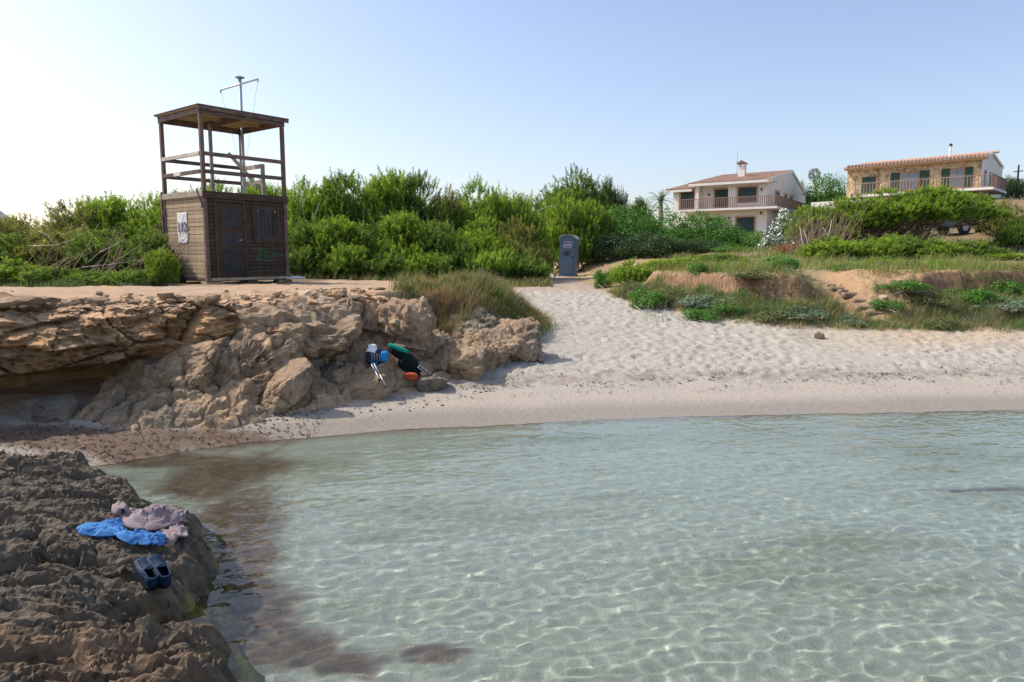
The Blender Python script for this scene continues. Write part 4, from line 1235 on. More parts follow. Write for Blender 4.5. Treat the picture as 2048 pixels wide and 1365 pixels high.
# --- stone house
SHs = empty('stone_house', (40.7, 62.0, 0), math.radians(46), 'ochre stone house with shuttered windows high on the right hillside', 'house')
f2, e2, r2_ = 8.35, 10.95, 11.75
MB().span((0, 0, f2 - 2.5), (9, 11.1, e2)).build('wall', M['stonework'], SHs)
MB().prism([(0, e2), (9, e2), (4.2, r2_)], 0.01, 0.25, 'y').build('gable', M['plaster'], SHs)
MB().span((0.02, -0.03, f2 - 2.4), (8.98, -0.002, e2)).build('side_wall', M['plaster'], SHs)
tiled_plane('roof', (-0.6, -0.06, e2 + 0.10), (-0.6, 11.3, e2 + 0.10), (4.2, 11.3, r2_ + 0.12), (4.2, -0.06, r2_ + 0.12), M['pink_tile'], SHs, 0.3, 0.06, 10)
tiled_plane('roof', (9.1, 11.3, e2 + 0.1), (9.1, -0.06, e2 + 0.1), (4.2, -0.06, r2_ + 0.12), (4.2, 11.3, r2_ + 0.12), M['pink_tile'], SHs, 0.3, 0.06, 10)
MB().span((-0.5, -0.45, e2 - 0.12), (-0.002, 11.25, e2 + 0.06)).build('eave_board', M['tan_stone'], SHs)
MB().span((-0.62, -0.45, e2 + 0.02), (-0.505, 11.25, e2 + 0.10)).build('gutter', M['pink_tile'], SHs)
tile_me = MB().tube([(-0.72, 0, 0), (-0.2, 0, 0.13)], 0.085, 8).mesh('eave_tile', M['pink_tile'])
for k in range(38):
    o = link('eave_tile', tile_me, SHs)
    o.location = (0, -0.4 + k * 0.305, e2 + 0.20)
rt = MB().tube([(0, -0.16, 0), (0, 0.16, 0.02)], 0.12, 8).mesh('ridge_tile', M['pink_tile'])
for k in range(36):
    o = link('ridge_tile', rt, SHs)
    o.location = (4.2, -0.3 + k * 0.32, r2_ + 0.15)
MB().prism([(-0.6, e2 - 0.08), (4.2, r2_ - 0.10), (9.1, e2 - 0.08), (9.1, e2 + 0.16), (4.2, r2_ + 0.14), (-0.6, e2 + 0.16)], -0.10, -0.063, 'y').build('bargeboard', M['plaster_trim'], SHs)
MB().tube([(2.5, 3.0, r2_ - 0.6), (2.5, 3.0, r2_ + 0.85)], 0.09, 7).build('flue', M['plaster_trim'], SHs)
MB().tube([(2.5, 3.0, r2_ + 0.85), (2.5, 3.0, r2_ + 1.05)], [0.15, 0.12], 7).build('flue_cap', M['black'], SHs)
MB().tube([(-0.06, 8.3, f2), (-0.06, 8.3, e2 - 0.1)], 0.05, 6).build('downpipe', M['brownwood'], SHs)
def french(y0, y1, par):
    w_ = MB().span((-0.05, y0, f2 + 0.1), (-0.004, y1, f2 + 1.95)).build('window', M['brownwood'], par)
    m_ = (y0 + y1) / 2
    for a, b in ((y0 + 0.1, m_ - 0.05), (m_ + 0.05, y1 - 0.1)):
        MB().span((-0.075, a, f2 + 0.3), (-0.052, b, f2 + 1.83)).build('pane', M['glass'], w_)
french(1.2, 2.35, SHs)
french(4.77, 6.4, SHs)
for a, b in ((0.62, 1.17), (2.38, 3.0), (3.98, 4.74), (6.43, 7.2)):
    MB().span((-0.06, a, f2 + 0.1), (-0.004, b, f2 + 1.95), 0.01).build('shutter', M['green_shutter'], SHs)
shutter_window(SHs, 'x', 8.5, 9.7, f2 + 0.1, f2 + 1.75, -0.002, 2, 0.0, 'green_shutter')
for a, b in ((1.2, 1.9), (3.2, 3.9)):
    MB().span((a, -0.06, f2 + 0.3), (b, -0.032, f2 + 1.7)).build('shutter', M['green_shutter'], SHs)
sb2 = MB().span((-1.3, -1.2, f2 - 0.2), (-0.002, 10.0, f2)).build('balcony_slab', M['plaster_trim'], SHs)
railing(sb2, (-1.2, -1.1), (-1.2, 4.4), f2, 1.05, 0.26)
railing(sb2, (-1.2, 4.4), (-1.2, 9.9), f2, 1.05, 0.26)
railing(sb2, (-1.2, -1.1), (4.5, -1.1), f2, 1.05, 0.26)
MB().span((0, -1.2, f2 - 0.2), (4.6, -0.035, f2 - 0.001)).build('balcony_slab', M['plaster_trim'], SHs)
MB().span((-2.5, 8.0, f2 - 1.2), (-0.003, 13.5, f2 - 0.55)).build('terrace_wall', M['plaster_trim'], SHs)

# ================================================================ pickup half hidden behind the bushes
M['carpaint'] = simple('dark_blue_car_paint', (0.022, 0.035, 0.075), 0.25, 0.1, 2, 0, spec=0.6)
M['tyre'] = simple('tyre_rubber', (0.025, 0.025, 0.026), 0.85, 0.2, 9, 0.1)
cp_ = at(1945, 468, 40.0)
car = empty('parked_car', (cp_[0], cp_[1], min(H(cp_[0] + dx, cp_[1] - 0.5) for dx in (-1.3, 0, 1.3)) - 0.08), math.radians(12), 'dark blue car with white lettering parked among the hillside bushes', 'car')
prof = [(-2.0, 0.42), (-2.1, 0.75), (-2.05, 1.05), (-1.75, 1.12), (-1.35, 1.62), (0.1, 1.66), (0.75, 1.15), (1.75, 1.02), (2.0, 0.85), (2.05, 0.5), (1.85, 0.38), (-1.6, 0.36)]
MB().prism(prof, -0.8, 0.8, 'y').build('body', M['carpaint'], car)
MB().prism([(-1.2, 1.18), (-1.05, 1.55), (0.05, 1.58), (0.55, 1.18)], -0.815, -0.801, 'y').build('side_window', M['glass'], car)
MB().prism([(0.16, 1.60), (0.78, 1.17), (0.80, 1.19), (0.18, 1.625)], -0.72, 0.72, 'y').build('windscreen', M['glass'], car)
for x in (-1.3, 1.3):
    for y in (-0.82, 0.62):
        wh_ = MB().tube([(x, y, 0.36), (x, y + 0.2, 0.36)], 0.36, 16).build('wheel', M['tyre'], car)
        MB().tube([(x, y - 0.012 if y < 0 else y + 0.212, 0.36), (x, y + 0.1, 0.36)], 0.2, 12).build('rim', M['galv'], wh_)
MB().span((1.9, -0.7, 0.7), (2.07, -0.45, 0.85), 0.02).build('headlight', M['signwhite'], car)
MB().span((-0.6, -0.95, 1.05), (-0.45, -0.805, 1.2), 0.02).build('mirror', M['carpaint'], car)
text('lettering', 'SON', 0.30, M['signwhite'], car, (0.15, -0.808, 0.72), (math.radians(90), 0, 0), 0.003, 0.01)
# utility pole on the right skyline
u = at(2036, 352, 75)
up = empty('utility_pole', (u[0], u[1], H(u[0], u[1])), 0, 'thin dark utility pole on the skyline at the right edge', 'utility pole')
MB().tube([(0, 0, 0), (0, 0, 12.0 - H(u[0], u[1]) + 0.1)], [0.12, 0.08], 6).build('pole', M['black'], up)
MB().tube([(-0.5, 0, 11.4 - H(u[0], u[1])), (0.5, 0, 11.5 - H(u[0], u[1]))], 0.05, 4).build('cross_arm', M['black'], up)

# ================================================================ earth steps in the bank
M['earthstep'] = simple('packed_earth_step', (0.22, 0.165, 0.11), 0.95, 0.4, 6, 0.6, 0.03)
st0 = np.array([8.55, 16.2]); st1 = np.array([8.15, 18.4])
steps = empty('earth_steps', (st0[0], st0[1], 0), 0, 'flight of worn earth steps cut into the bank', 'steps')
for k in range(9):
    t = k / 8
    p = st0 * (1 - t) + st1 * t
    z = H(p[0], p[1])
    o = MB().box((0, 0, 0), (0.75 - 0.03 * k, 0.24, 0.14), None, 0.035).build('step', M['earthstep'], steps)
    o.location = (p[0] - st0[0] + 0.04 * (-1) ** k, p[1] - st0[1], z - 0.062)
    o.rotation_euler = (0, 0.03 * (-1) ** k, -0.15)

# ================================================================ vegetation
M['needle'] = leaf_mat('needle_foliage', 0.5)
M['leaf'] = leaf_mat('broad_leaf', 0.35, 0.45)
M['grass'] = leaf_mat('grass_blades', 0.4, 0.7, (1.15, 1.15, 0.8))
M['bark'] = simple('grey_bark', (0.26, 0.215, 0.175), 0.95, 0.3, 8, 0.5, 0.01)
M['palebark'] = simple('bleached_wood', (0.48, 0.42, 0.36), 0.95, 0.2, 8, 0.4, 0.01)
M['twig'] = simple('dry_twigs', (0.235, 0.165, 0.125), 0.95, 0.3, 8, 0.3, 0.01)
M['petal'] = simple('white_petal', (0.80, 0.80, 0.76), 0.8, 0.08, 8, 0)

def unit(v):
    return v / np.maximum(np.linalg.norm(v, axis=-1, keepdims=True), 1e-9)

def lobes(r, n, rx, ry, h, low=0.18):
    """rounded clumps that make up a bush of half widths rx, ry and height h"""
    out = []
    for k in range(n):
        a = r.uniform(0, 2 * math.pi)
        q = math.sqrt(r.uniform(0, 1))
        x, y = q * math.cos(a) * rx * 0.78, q * math.sin(a) * ry * 0.78
        zmax = h * (1 - 0.62 * q * q)
        z = r.uniform(low, 0.86) * zmax
        out.append((x, y, z, r.uniform(0.26, 0.42) * min(rx, h)))
    return np.array(out)

GREENS = {
    'bright': ((0.163, 0.273, 0.046), (0.242, 0.351, 0.061), (0.094, 0.172, 0.038)),
    'pine': ((0.110, 0.194, 0.048), (0.163, 0.257, 0.054), (0.063, 0.117, 0.038)),
    'olive': ((0.172, 0.203, 0.077), (0.226, 0.233, 0.095), (0.110, 0.132, 0.061)),
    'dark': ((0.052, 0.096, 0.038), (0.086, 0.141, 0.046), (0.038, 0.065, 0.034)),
    'leafy': ((0.094, 0.226, 0.038), (0.149, 0.311, 0.051), (0.055, 0.132, 0.031)),
    'silver': ((0.187, 0.273, 0.180), (0.257, 0.335, 0.224), (0.117, 0.172, 0.111)),
}

def needle_shoots(base, dirn, length, r, nn=22, nl=(0.07, 0.13), nw=0.011, pal='pine', spread=0.55):
    """plumes of thin needles round each shoot: one triangle per needle"""
    m = len(base)
    t = np.tile(np.linspace(0.02, 1.0, nn)[None, :], (m, 1)) + r.uniform(-0.03, 0.03, (m, nn))
    bend = r.normal(0, 0.10, (m, 1, 3))
    P = base[:, None] + dirn[:, None] * (t * length[:, None])[..., None] + bend * (t ** 2 * length[:, None])[..., None]
    rnd = unit(r.normal(size=(m, nn, 3)))
    rnd = unit(rnd - np.sum(rnd * dirn[:, None], -1, keepdims=True) * dirn[:, None])
    nd = unit(dirn[:, None] * (1 - spread) + rnd * spread)
    L = r.uniform(nl[0], nl[1], (m, nn)) * (1.15 - 0.45 * t)
    tip = P + nd * L[..., None]
    side = unit(np.cross(nd, unit(r.normal(size=(m, nn, 3)))))
    V = np.stack([P + side * nw, P - side * nw, tip], 2).reshape(-1, 3)
    c = [np.array(k) for k in GREENS[pal]]
    s = r.uniform(0, 1, (m, 1))
    C = np.where(s[..., None] < 0.45, c[0], np.where(s[..., None] < 0.75, c[1], c[2])) * r.uniform(0.8, 1.2, (m, 1))[..., None]
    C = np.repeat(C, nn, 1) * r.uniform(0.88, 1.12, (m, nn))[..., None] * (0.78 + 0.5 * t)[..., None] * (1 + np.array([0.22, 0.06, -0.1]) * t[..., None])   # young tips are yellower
    C = np.repeat(C.reshape(-1, 3), 3, 0)
    return V, np.arange(len(V)).reshape(-1, 3), C

def shoot_bases(r, lb, n, up=0.75, cover=-0.35):
    k = r.integers(0, len(lb), n)
    d = unit(r.normal(size=(n, 3)))
    d[:, 2] = np.where(d[:, 2] < cover, -d[:, 2], d[:, 2])
    b = lb[k, :3] + d * lb[k, 3:4] * r.uniform(0.55, 1.05, (n, 1))
    dirn = unit(d * (1 - up) + np.array([0.10, 0, 1.0]) * up + r.normal(0, 0.16, (n, 3)))
    ok = b[:, 2] > 0.05
    return b[ok], dirn[ok]

def branch_mesh(name, r, targets, n, base_r=0.05, mat='bark', root=0.25, sides=5, wob=0.2):
    mb = MB()
    for k in r.choice(len(targets), n, replace=len(targets) < n):
        e = targets[k]
        s = np.array([r.normal(0, root), r.normal(0, root), -0.05])
        pts = []
        for t in np.linspace(0, 1, 5):
            p = s + (e - s) * np.array([t ** 0.8, t ** 0.8, t ** 1.15]) + (r.normal(0, wob * 0.3, 3) if 0 < t < 1 else 0)
            pts.append(p)
        rr_ = base_r * r.uniform(0.4, 1.0)
        mb.tube(pts, [rr_ * (1 - 0.8 * i / 4) + 0.004 for i in range(5)], sides, False)
    return mb.mesh(name, M[mat], True)

VEG = {}
def proto_needle(key, seed, rx, h, nl, ns, pal, up=0.75, ln=(0.22, 0.46), nn=22, low=0.18, nw=0.011, cover=-0.35, twigs=26, nlen=(0.07, 0.13), spread=0.55):
    r = np.random.default_rng(seed)
    lb = lobes(r, nl, rx, rx, h, low)
    b, d = shoot_bases(r, lb, ns, up, cover)
    V, Fc, C = needle_shoots(b, d, r.uniform(ln[0], ln[1], len(b)), r, nn, nlen, nw, pal, spread)
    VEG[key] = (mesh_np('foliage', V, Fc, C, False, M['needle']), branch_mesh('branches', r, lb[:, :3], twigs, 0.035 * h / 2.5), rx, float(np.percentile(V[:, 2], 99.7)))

def proto_leaf(key, seed, rx, ry, h, nl, n, pal, size=(0.05, 0.10), low=0.1, mat='leaf', flowers=0):
    r = np.random.default_rng(seed)
    lb = lobes(r, nl, rx, ry, h, low)
    k = r.integers(0, len(lb), n)
    d = unit(r.normal(size=(n, 3)))
    d[:, 2] = np.where(d[:, 2] < -0.3, -d[:, 2], d[:, 2])
    P = lb[k, :3] + d * lb[k, 3:4] * r.uniform(0.75, 1.08, (n, 1)) + r.normal(0, 0.03, (n, 3))
    ok = P[:, 2] > 0.03
    P, d = P[ok], d[ok]
    n = len(P)
    nrm = unit(d + r.normal(0, 0.55, (n, 3)))
    a = unit(np.cross(nrm, unit(r.normal(size=(n, 3)))))
    b = np.cross(nrm, a)
    s = r.uniform(size[0], size[1], (n, 1))
    V = np.stack([P - a * s, P + b * s * 0.45, P + a * s, P - b * s * 0.45], 1).reshape(-1, 3)
    c = [np.array(q) for q in GREENS[pal]]
    w = r.uniform(0, 1, (n, 1))
    C = np.where(w < 0.45, c[0], np.where(w < 0.75, c[1], c[2])) * r.uniform(0.75, 1.25, (n, 1))
    me = mesh_np('foliage', V, np.arange(len(V)).reshape(-1, 4), np.repeat(C, 4, 0), False, M[mat])
    fl = None
    if flowers:
        q = r.choice(n, flowers, replace=False)
        q = q[d[q, 2] > -0.1]
        Pf = P[q] + d[q] * 0.05
        nf = unit(d[q] + r.normal(0, 0.4, (len(q), 3)))
        a = unit(np.cross(nf, unit(r.normal(size=(len(q), 3)))))
        b = np.cross(nf, a)
        s = r.uniform(0.04, 0.085, (len(q), 1))
        Vf = np.stack([Pf - a * s, Pf + b * s + nf * 0.02, Pf + a * s, Pf - b * s + nf * 0.02], 1).reshape(-1, 3)
        fl = mesh_np('flowers', Vf, np.arange(len(Vf)).reshape(-1, 4), None, False, M['petal'])
    VEG[key] = (me, branch_mesh('branches', r, lb[:, :3], 24, 0.04), rx, float(np.percentile(V[:, 2], 99.7)), fl)

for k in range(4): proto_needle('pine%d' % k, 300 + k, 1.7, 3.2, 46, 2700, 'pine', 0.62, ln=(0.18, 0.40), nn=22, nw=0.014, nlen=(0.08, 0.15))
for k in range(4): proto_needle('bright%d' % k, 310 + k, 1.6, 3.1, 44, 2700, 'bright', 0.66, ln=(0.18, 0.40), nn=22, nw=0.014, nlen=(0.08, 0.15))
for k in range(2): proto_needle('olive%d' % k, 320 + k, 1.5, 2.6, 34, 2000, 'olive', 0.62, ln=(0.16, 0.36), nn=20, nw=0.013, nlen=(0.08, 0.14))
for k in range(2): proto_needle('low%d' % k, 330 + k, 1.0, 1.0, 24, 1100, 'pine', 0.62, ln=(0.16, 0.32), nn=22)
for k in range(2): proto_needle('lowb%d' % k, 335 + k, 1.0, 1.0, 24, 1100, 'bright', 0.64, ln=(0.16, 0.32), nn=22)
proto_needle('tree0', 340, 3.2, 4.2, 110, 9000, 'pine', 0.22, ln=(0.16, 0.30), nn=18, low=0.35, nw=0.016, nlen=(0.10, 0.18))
proto_needle('tree1', 341, 2.4, 4.0, 60, 4500, 'dark', 0.45, ln=(0.3, 0.5), nn=18, low=0.3, nw=0.018, nlen=(0.10, 0.18))
proto_leaf('hedge0', 350, 2.6, 1.8, 3.2, 46, 12000, 'leafy')
proto_leaf('hedge1', 351, 2.6, 1.8, 3.0, 46, 12000, 'leafy')
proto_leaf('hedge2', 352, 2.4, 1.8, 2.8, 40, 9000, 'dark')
proto_leaf('oleander', 353, 1.7, 1.5, 2.6, 30, 8000, 'silver', (0.05, 0.11), 0.1, 'leaf', 1900)
proto_leaf('shrub0', 354, 0.7, 0.6, 0.7, 16, 3000, 'leafy', (0.025, 0.05))
proto_leaf('shrub1', 355, 0.7, 0.6, 0.6, 16, 3000, 'silver', (0.025, 0.05))
proto_leaf('shrub2', 356, 0.7, 0.6, 0.7, 16, 3000, 'olive', (0.02, 0.045))

veg_rng = random.Random(11)
def bush(key, px, top, Y, wpx, label, group, name='bush', cat='bush', zbase=None, spin=None, lean=0.0):
    """stand a bush so that its crown tops out at picture row `top` and is wpx wide, Y metres away"""
    pr = VEG[key]
    p = at(px, top, Y)
    z0 = H(p[0], Y) - 0.05 if zbase is None else zbase
    hgt = max(0.25, p[2] - z0)
    o = empty(name, (p[0], Y, z0), veg_rng.uniform(0, 6.28) if spin is None else spin, label, cat, group)
    sxy = wpx / F * Y / 2 / (pr[2] * 0.98)
    o.scale = (sxy, sxy, hgt / pr[3])
    o.rotation_euler.x = lean
    link('foliage', pr[0], o)
    link('branches', pr[1], o)
    if len(pr) > 4 and pr[4]: link('flowers', pr[4], o)
    return o

THICKET = 'pine bushes of the thicket beside the hut'
rowL = [
    ('olive0', 30, 434, 20.5, 210, 'olive bush at the far left edge of the thicket skyline'),
    ('olive1', 125, 408, 21.0, 200, 'olive bush on the left skyline, second from the picture edge'),
    ('bright0', 205, 394, 22.0, 190, 'bright feathery bush on the skyline left of the hut'),
    ('bright1', 290, 396, 22.5, 170, 'bright feathery bush touching the skyline just left of the hut'),
    ('bright2', 345, 394, 26.0, 150, 'lime green bush showing behind the left side of the hut'),
    ('pine0', 20, 470, 18.6, 190, 'dark green bush at the left edge below the olive skyline'),
    ('olive0', 118, 458, 19.0, 185, 'brownish twiggy bush in the middle of the left thicket'),
    ('pine2', 205, 462, 18.8, 170, 'green bush behind the bare branches left of the hut'),
    ('pine1', 285, 455, 18.6, 130, 'dense green bush leaning towards the left wall of the hut'),
    ('bright3', 318, 500, 17.3, 64, 'small bright bush overlapping the left corner of the hut'),
    ('lowb0', 30, 520, 17.3, 150, 'low bright bush on the ground at the left picture edge'),
    ('low0', 110, 535, 17.1, 130, 'low dark bush on the ground, second from the left edge'),
    ('low1', 190, 540, 17.2, 130, 'low dark bush on the ground, third from the left edge'),
    ('low0', 262, 540, 17.0, 110, 'low dark bush on the ground nearest the hut corner')]
rowB = [
    ('bright0', 385, 382, 31, 130, 'bright bush seen through the left railing of the lookout'),
    ('bright1', 450, 368, 33, 150, 'bright bush seen through the middle of the lookout railing'),
    ('bright3', 525, 366, 31, 140, 'bright bush seen through the right railing of the lookout')]
rowM = [
    ('bright2', 612, 366, 27.5, 140, 'tall bright bush rising right behind the right post of the hut'),
    ('pine0', 690, 352, 29, 165, 'tall bush on the skyline, second to the right of the hut'),
    ('bright0', 765, 350, 30, 160, 'tall bush on the skyline, third to the right of the hut'),
    ('pine2', 830, 352, 30, 140, 'tall dense bush left of the dip in the skyline'),
    ('olive0', 885, 385, 30, 110, 'dull twiggy bush in the dip of the skyline'),
    ('bright1', 935, 366, 31, 140, 'tall bright bush right of the dip in the skyline'),
    ('bright3', 1020, 386, 32, 140, 'bright bush on the skyline left of the domed pine'),
    ('pine1', 1058, 400, 34, 105, 'bush in front of the left foot of the domed pine'),
    ('bright2', 1140, 392, 43.5, 150, 'bright bush above the portable toilet'),
    ('pine3', 1188, 415, 44, 90, 'dark bush behind the right side of the portable toilet'),
    ('pine1', 600, 440, 25.5, 130, 'mid-height bush beside the right wall of the hut'),
    ('bright3', 665, 440, 26, 130, 'mid-height bright bush, second right of the hut'),
    ('pine3', 735, 446, 26.5, 140, 'mid-height dark bush, third right of the hut'),
    ('bright0', 800, 430, 27, 140, 'mid-height bright bush in the middle of the thicket'),
    ('pine0', 880, 446, 27, 150, 'mid-height dark bush right of the middle of the thicket'),
    ('bright1', 950, 440, 28, 140, 'mid-height bush below the bright bush of the dip'),
    ('olive1', 1020, 440, 29, 130, 'brownish twiggy bush left of the portable toilet'),
    ('pine2', 1072, 468, 31, 72, 'shady bush close against the left side of the toilet'),
    ('low0', 618, 495, 24.6, 110, 'low bush at the foot of the thicket nearest the hut'),
    ('lowb1', 690, 492, 25, 110, 'low bright bush at the foot of the thicket, second from the hut'),
    ('low1', 760, 500, 25.2, 110, 'low dark bush at the foot of the thicket, third from the hut'),
    ('lowb0', 835, 492, 25.6, 110, 'low bright bush at the foot of the thicket, fourth from the hut'),
    ('low0', 905, 502, 25.8, 110, 'low dark bush at the foot of the thicket, fifth from the hut'),
    ('lowb1', 975, 496, 26.2, 110, 'low bright bush at the foot of the thicket, sixth from the hut'),
    ('low1', 1045, 508, 27, 100, 'low dark bush at the foot of the thicket nearest the toilet')]
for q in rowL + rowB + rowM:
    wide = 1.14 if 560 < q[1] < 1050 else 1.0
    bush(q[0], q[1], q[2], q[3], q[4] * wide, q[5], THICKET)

HEDGE = 'leafy bushes of the clipped slope hedge'
for q in [('hedge2', 1190, 430, 46, 120, 'shaded leafy bush right behind the portable toilet'), ('hedge0', 1245, 412, 46, 170, 'bright leafy bush at the left end of the hedge'), ('hedge1', 1320, 416, 47, 170, 'leafy hedge bush left of the white house'),
          ('hedge0', 1395, 424, 47, 160, 'leafy hedge bush below the left end of the balcony'), ('hedge1', 1455, 446, 46, 150, 'leafy hedge bush below the middle of the balcony'), ('hedge0', 1510, 462, 46, 130, 'leafy hedge bush below the ground floor window'),
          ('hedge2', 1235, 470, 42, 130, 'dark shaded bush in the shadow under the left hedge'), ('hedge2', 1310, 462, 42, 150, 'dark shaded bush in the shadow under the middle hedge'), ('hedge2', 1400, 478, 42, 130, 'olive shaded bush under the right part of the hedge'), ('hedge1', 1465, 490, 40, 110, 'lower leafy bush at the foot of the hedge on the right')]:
    bush(*q, HEDGE)
TREES = 'trees behind the hedge'
bush('tree0', 1148, 350, 52, 190, 'domed bright pine tree rising above the thicket', TREES, 'pine_tree', 'tree')
bush('tree1', 1220, 364, 60, 80, 'dark pine tree behind the right side of the domed pine', TREES, 'pine_tree', 'tree')
bush('tree1', 1275, 400, 66, 70, 'dark rounded tree left of the palm', TREES, 'round_tree', 'tree')
bush('tree0', 1605, 370, 92, 50, 'small round green tree between the two houses', TREES, 'round_tree', 'tree')
bush('hedge0', 1660, 350, 78, 110, 'leafy green tree against the left end of the stone house', TREES, 'round_tree', 'tree')
bush('hedge2', 2025, 352, 70, 90, 'dark leafy tree at the right edge beside the stone house', TREES, 'round_tree', 'tree')
bush('hedge2', 1625, 405, 72, 70, 'dull green bush at the foot of the bare trunk', TREES)
bush('oleander', 1568, 422, 43, 88, 'oleander bush covered in white flowers below the white house', None, 'oleander_bush', 'bush')

RIGHT = 'pine bushes on the right slope'
for q in [('bright0', 1640, 412, 33.0, 130, 'bright pine bush right of the white flowers'), ('bright2', 1712, 394, 33.3, 150, 'bright bush below the terrace wall of the stone house'), ('bright1', 1790, 380, 33.4, 160, 'bright bush below the middle of the stone house balcony'),
          ('bright3', 1866, 373, 33.5, 145, 'tallest bright bush below the right stone house windows'), ('bright0', 1945, 388, 35, 120, 'bright bush below the right corner of the stone house'), ('olive1', 2012, 404, 37, 95, 'pale green bush at the right edge above the car'),
          ('lowb0', 1665, 474, 28, 140, 'bright low bush at the left of the slope above the steps'), ('lowb1', 1735, 476, 27, 130, 'bright low bush straight above the orange earth slope'), ('low0', 1800, 470, 28, 130, 'green low bush in the middle of the right slope'),
          ('lowb0', 1870, 480, 27, 120, 'bright low bush below the car, left'), ('low1', 1935, 482, 27, 130, 'green low bush straight below the car'), ('lowb1', 2010, 505, 26, 110, 'yellowish low bush at the right edge of the slope'), ('pine3', 2040, 440, 32, 80, 'dark bush at the right edge behind the car'),
          ('lowb0', 1262, 522, 23, 110, 'bright low bush on the bank top next to the sand path'), ('lowb1', 1345, 516, 24, 120, 'bright low bush on the bank top, second from the sand path'), ('low0', 1440, 508, 26, 120, 'green low bush on the bank top below the hedge end')]:
    z = None
    if q[2] < 420 and q[0] != 'olive1':
        z = at(q[1], q[2] + (80 if q[1] < 1900 else 62), q[3])[2]      # crowns carried high on bare stems
    bush(*q, RIGHT, zbase=z)

# bare twiggy undergrowth of the right slope: leaning grey stems
def twig_thicket(px0, px1, py0, py1, Y, n, seed, label, lean=0.9):
    r = np.random.default_rng(seed)
    a, b = at(px0, py1, Y), at(px1, py0, Y)
    mb = MB()
    for k in range(n):
        x = r.uniform(a[0], b[0]); y = Y + r.uniform(-1.0, 1.2)
        z = H(x, y) + max(0, r.uniform(-0.2, b[2] - H(x, y) - 0.7))
        L = r.uniform(0.7, 2.2)
        d = unit(np.array([r.normal(lean, 0.45), r.normal(0, 0.35), r.uniform(0.15, 1.1)]))
        pts = [np.array([x, y, z])]
        for s in range(4):
            d = unit(d + r.normal(0, 0.16, 3) + np.array([0, 0, 0.10]))
            pts.append(pts[-1] + d * L / 4)
        w = r.uniform(0.008, 0.026)
        mb.tube(pts, [w, w * 0.85, w * 0.65, w * 0.45, w * 0.25], 3, False)
    o = mb.build('dry_thicket', M['twig'], None, True)
    return tag(o, label, 'dry bush')
twig_thicket(1640, 1850, 432, 520, 33.6, 800, 401, 'tangle of bare grey-brown branches under the bright bushes')
twig_thicket(1590, 1690, 445, 530, 31, 240, 402, 'thin upright dead stems right of the white flowers', 0.1)
twig_thicket(70, 270, 490, 560, 17.9, 90, 403, 'bare leaning branches in the left thicket beside the hut')
def dead_branch(pts_px, Y, rad, label):
    mb = MB()
    for line in pts_px:
        mb.tube([at(x, y, Y + dy) for x, y, dy in line], [rad * (1 - 0.6 * i / (len(line) - 1)) for i in range(len(line))], 5)
    return tag(mb.build('dead_branch', M['palebark'], None, True), label, 'branch')
dead_branch([[(60, 492, 0), (110, 491, -.2), (150, 478, -.3), (170, 450, -.2)], [(110, 491, -.2), (95, 470, 0), (75, 462, 0)]], 17.9, 0.011, 'bleached dead branch sticking out of the left thicket')
dead_branch([[(165, 535, 0), (230, 528, -.2), (280, 520, -.1), (310, 512, 0)], [(200, 505, 0), (230, 490, 0), (250, 478, .1)]], 17.5, 0.011, 'grey dead branch low in the thicket left of the hut')
dead_branch([[(626, 440, 0), (636, 415, -.1), (640, 405, 0)], [(606, 430, 0), (606, 405, 0), (612, 398, 0)]], 24.5, 0.018, 'white dead branches in the bush beside the hut railing')
dead_branch([[(1070, 425, 0), (1095, 414, 0), (1115, 411, 0)]], 32, 0.025, 'pale bare branch lying across the bush left of the domed pine')
dead_branch([[(1653, 528, 0), (1650, 500, 0), (1656, 470, 0), (1645, 455, 0)], [(1612, 530, 0), (1606, 495, 0), (1600, 455, 0)], [(1625, 528, 0), (1618, 492, 0), (1608, 462, 0)], [(1660, 505, 0), (1658, 470, 0), (1664, 440, 0)]], 29.5, 0.03, 'bleached upright dead stems beside the reddish brushwood')
dead_branch([[(1758, 428, 0), (1762, 416, 0)], [(1945, 418, 0), (1948, 395, 0)]], 33, 0.06, 'two white stumps standing among the right slope branches')
# heap of reddish brushwood
def brush_heap():
    r = np.random.default_rng(45)
    mb = MB()
    c = on_ground(1585, 505)
    for k in range(260):
        p = c + np.array([r.normal(0, 0.45), r.normal(0, 0.4), abs(r.normal(0, 0.16))])
        d = unit(np.array([r.normal(), r.normal(), r.normal(0, 0.3)])) * r.uniform(0.2, 0.6)
        mb.tube([p - d / 2, p + d / 2 + np.array([0, 0, r.uniform(0, .1)])], [0.014, 0.006], 3, False)
    return tag(mb.build('brushwood_heap', simple('red_brown_twigs', (0.36, 0.15, 0.08), 0.95, 0.3, 8, 0)), 'heap of reddish brown brushwood on the slope', 'brushwood')
brush_heap()

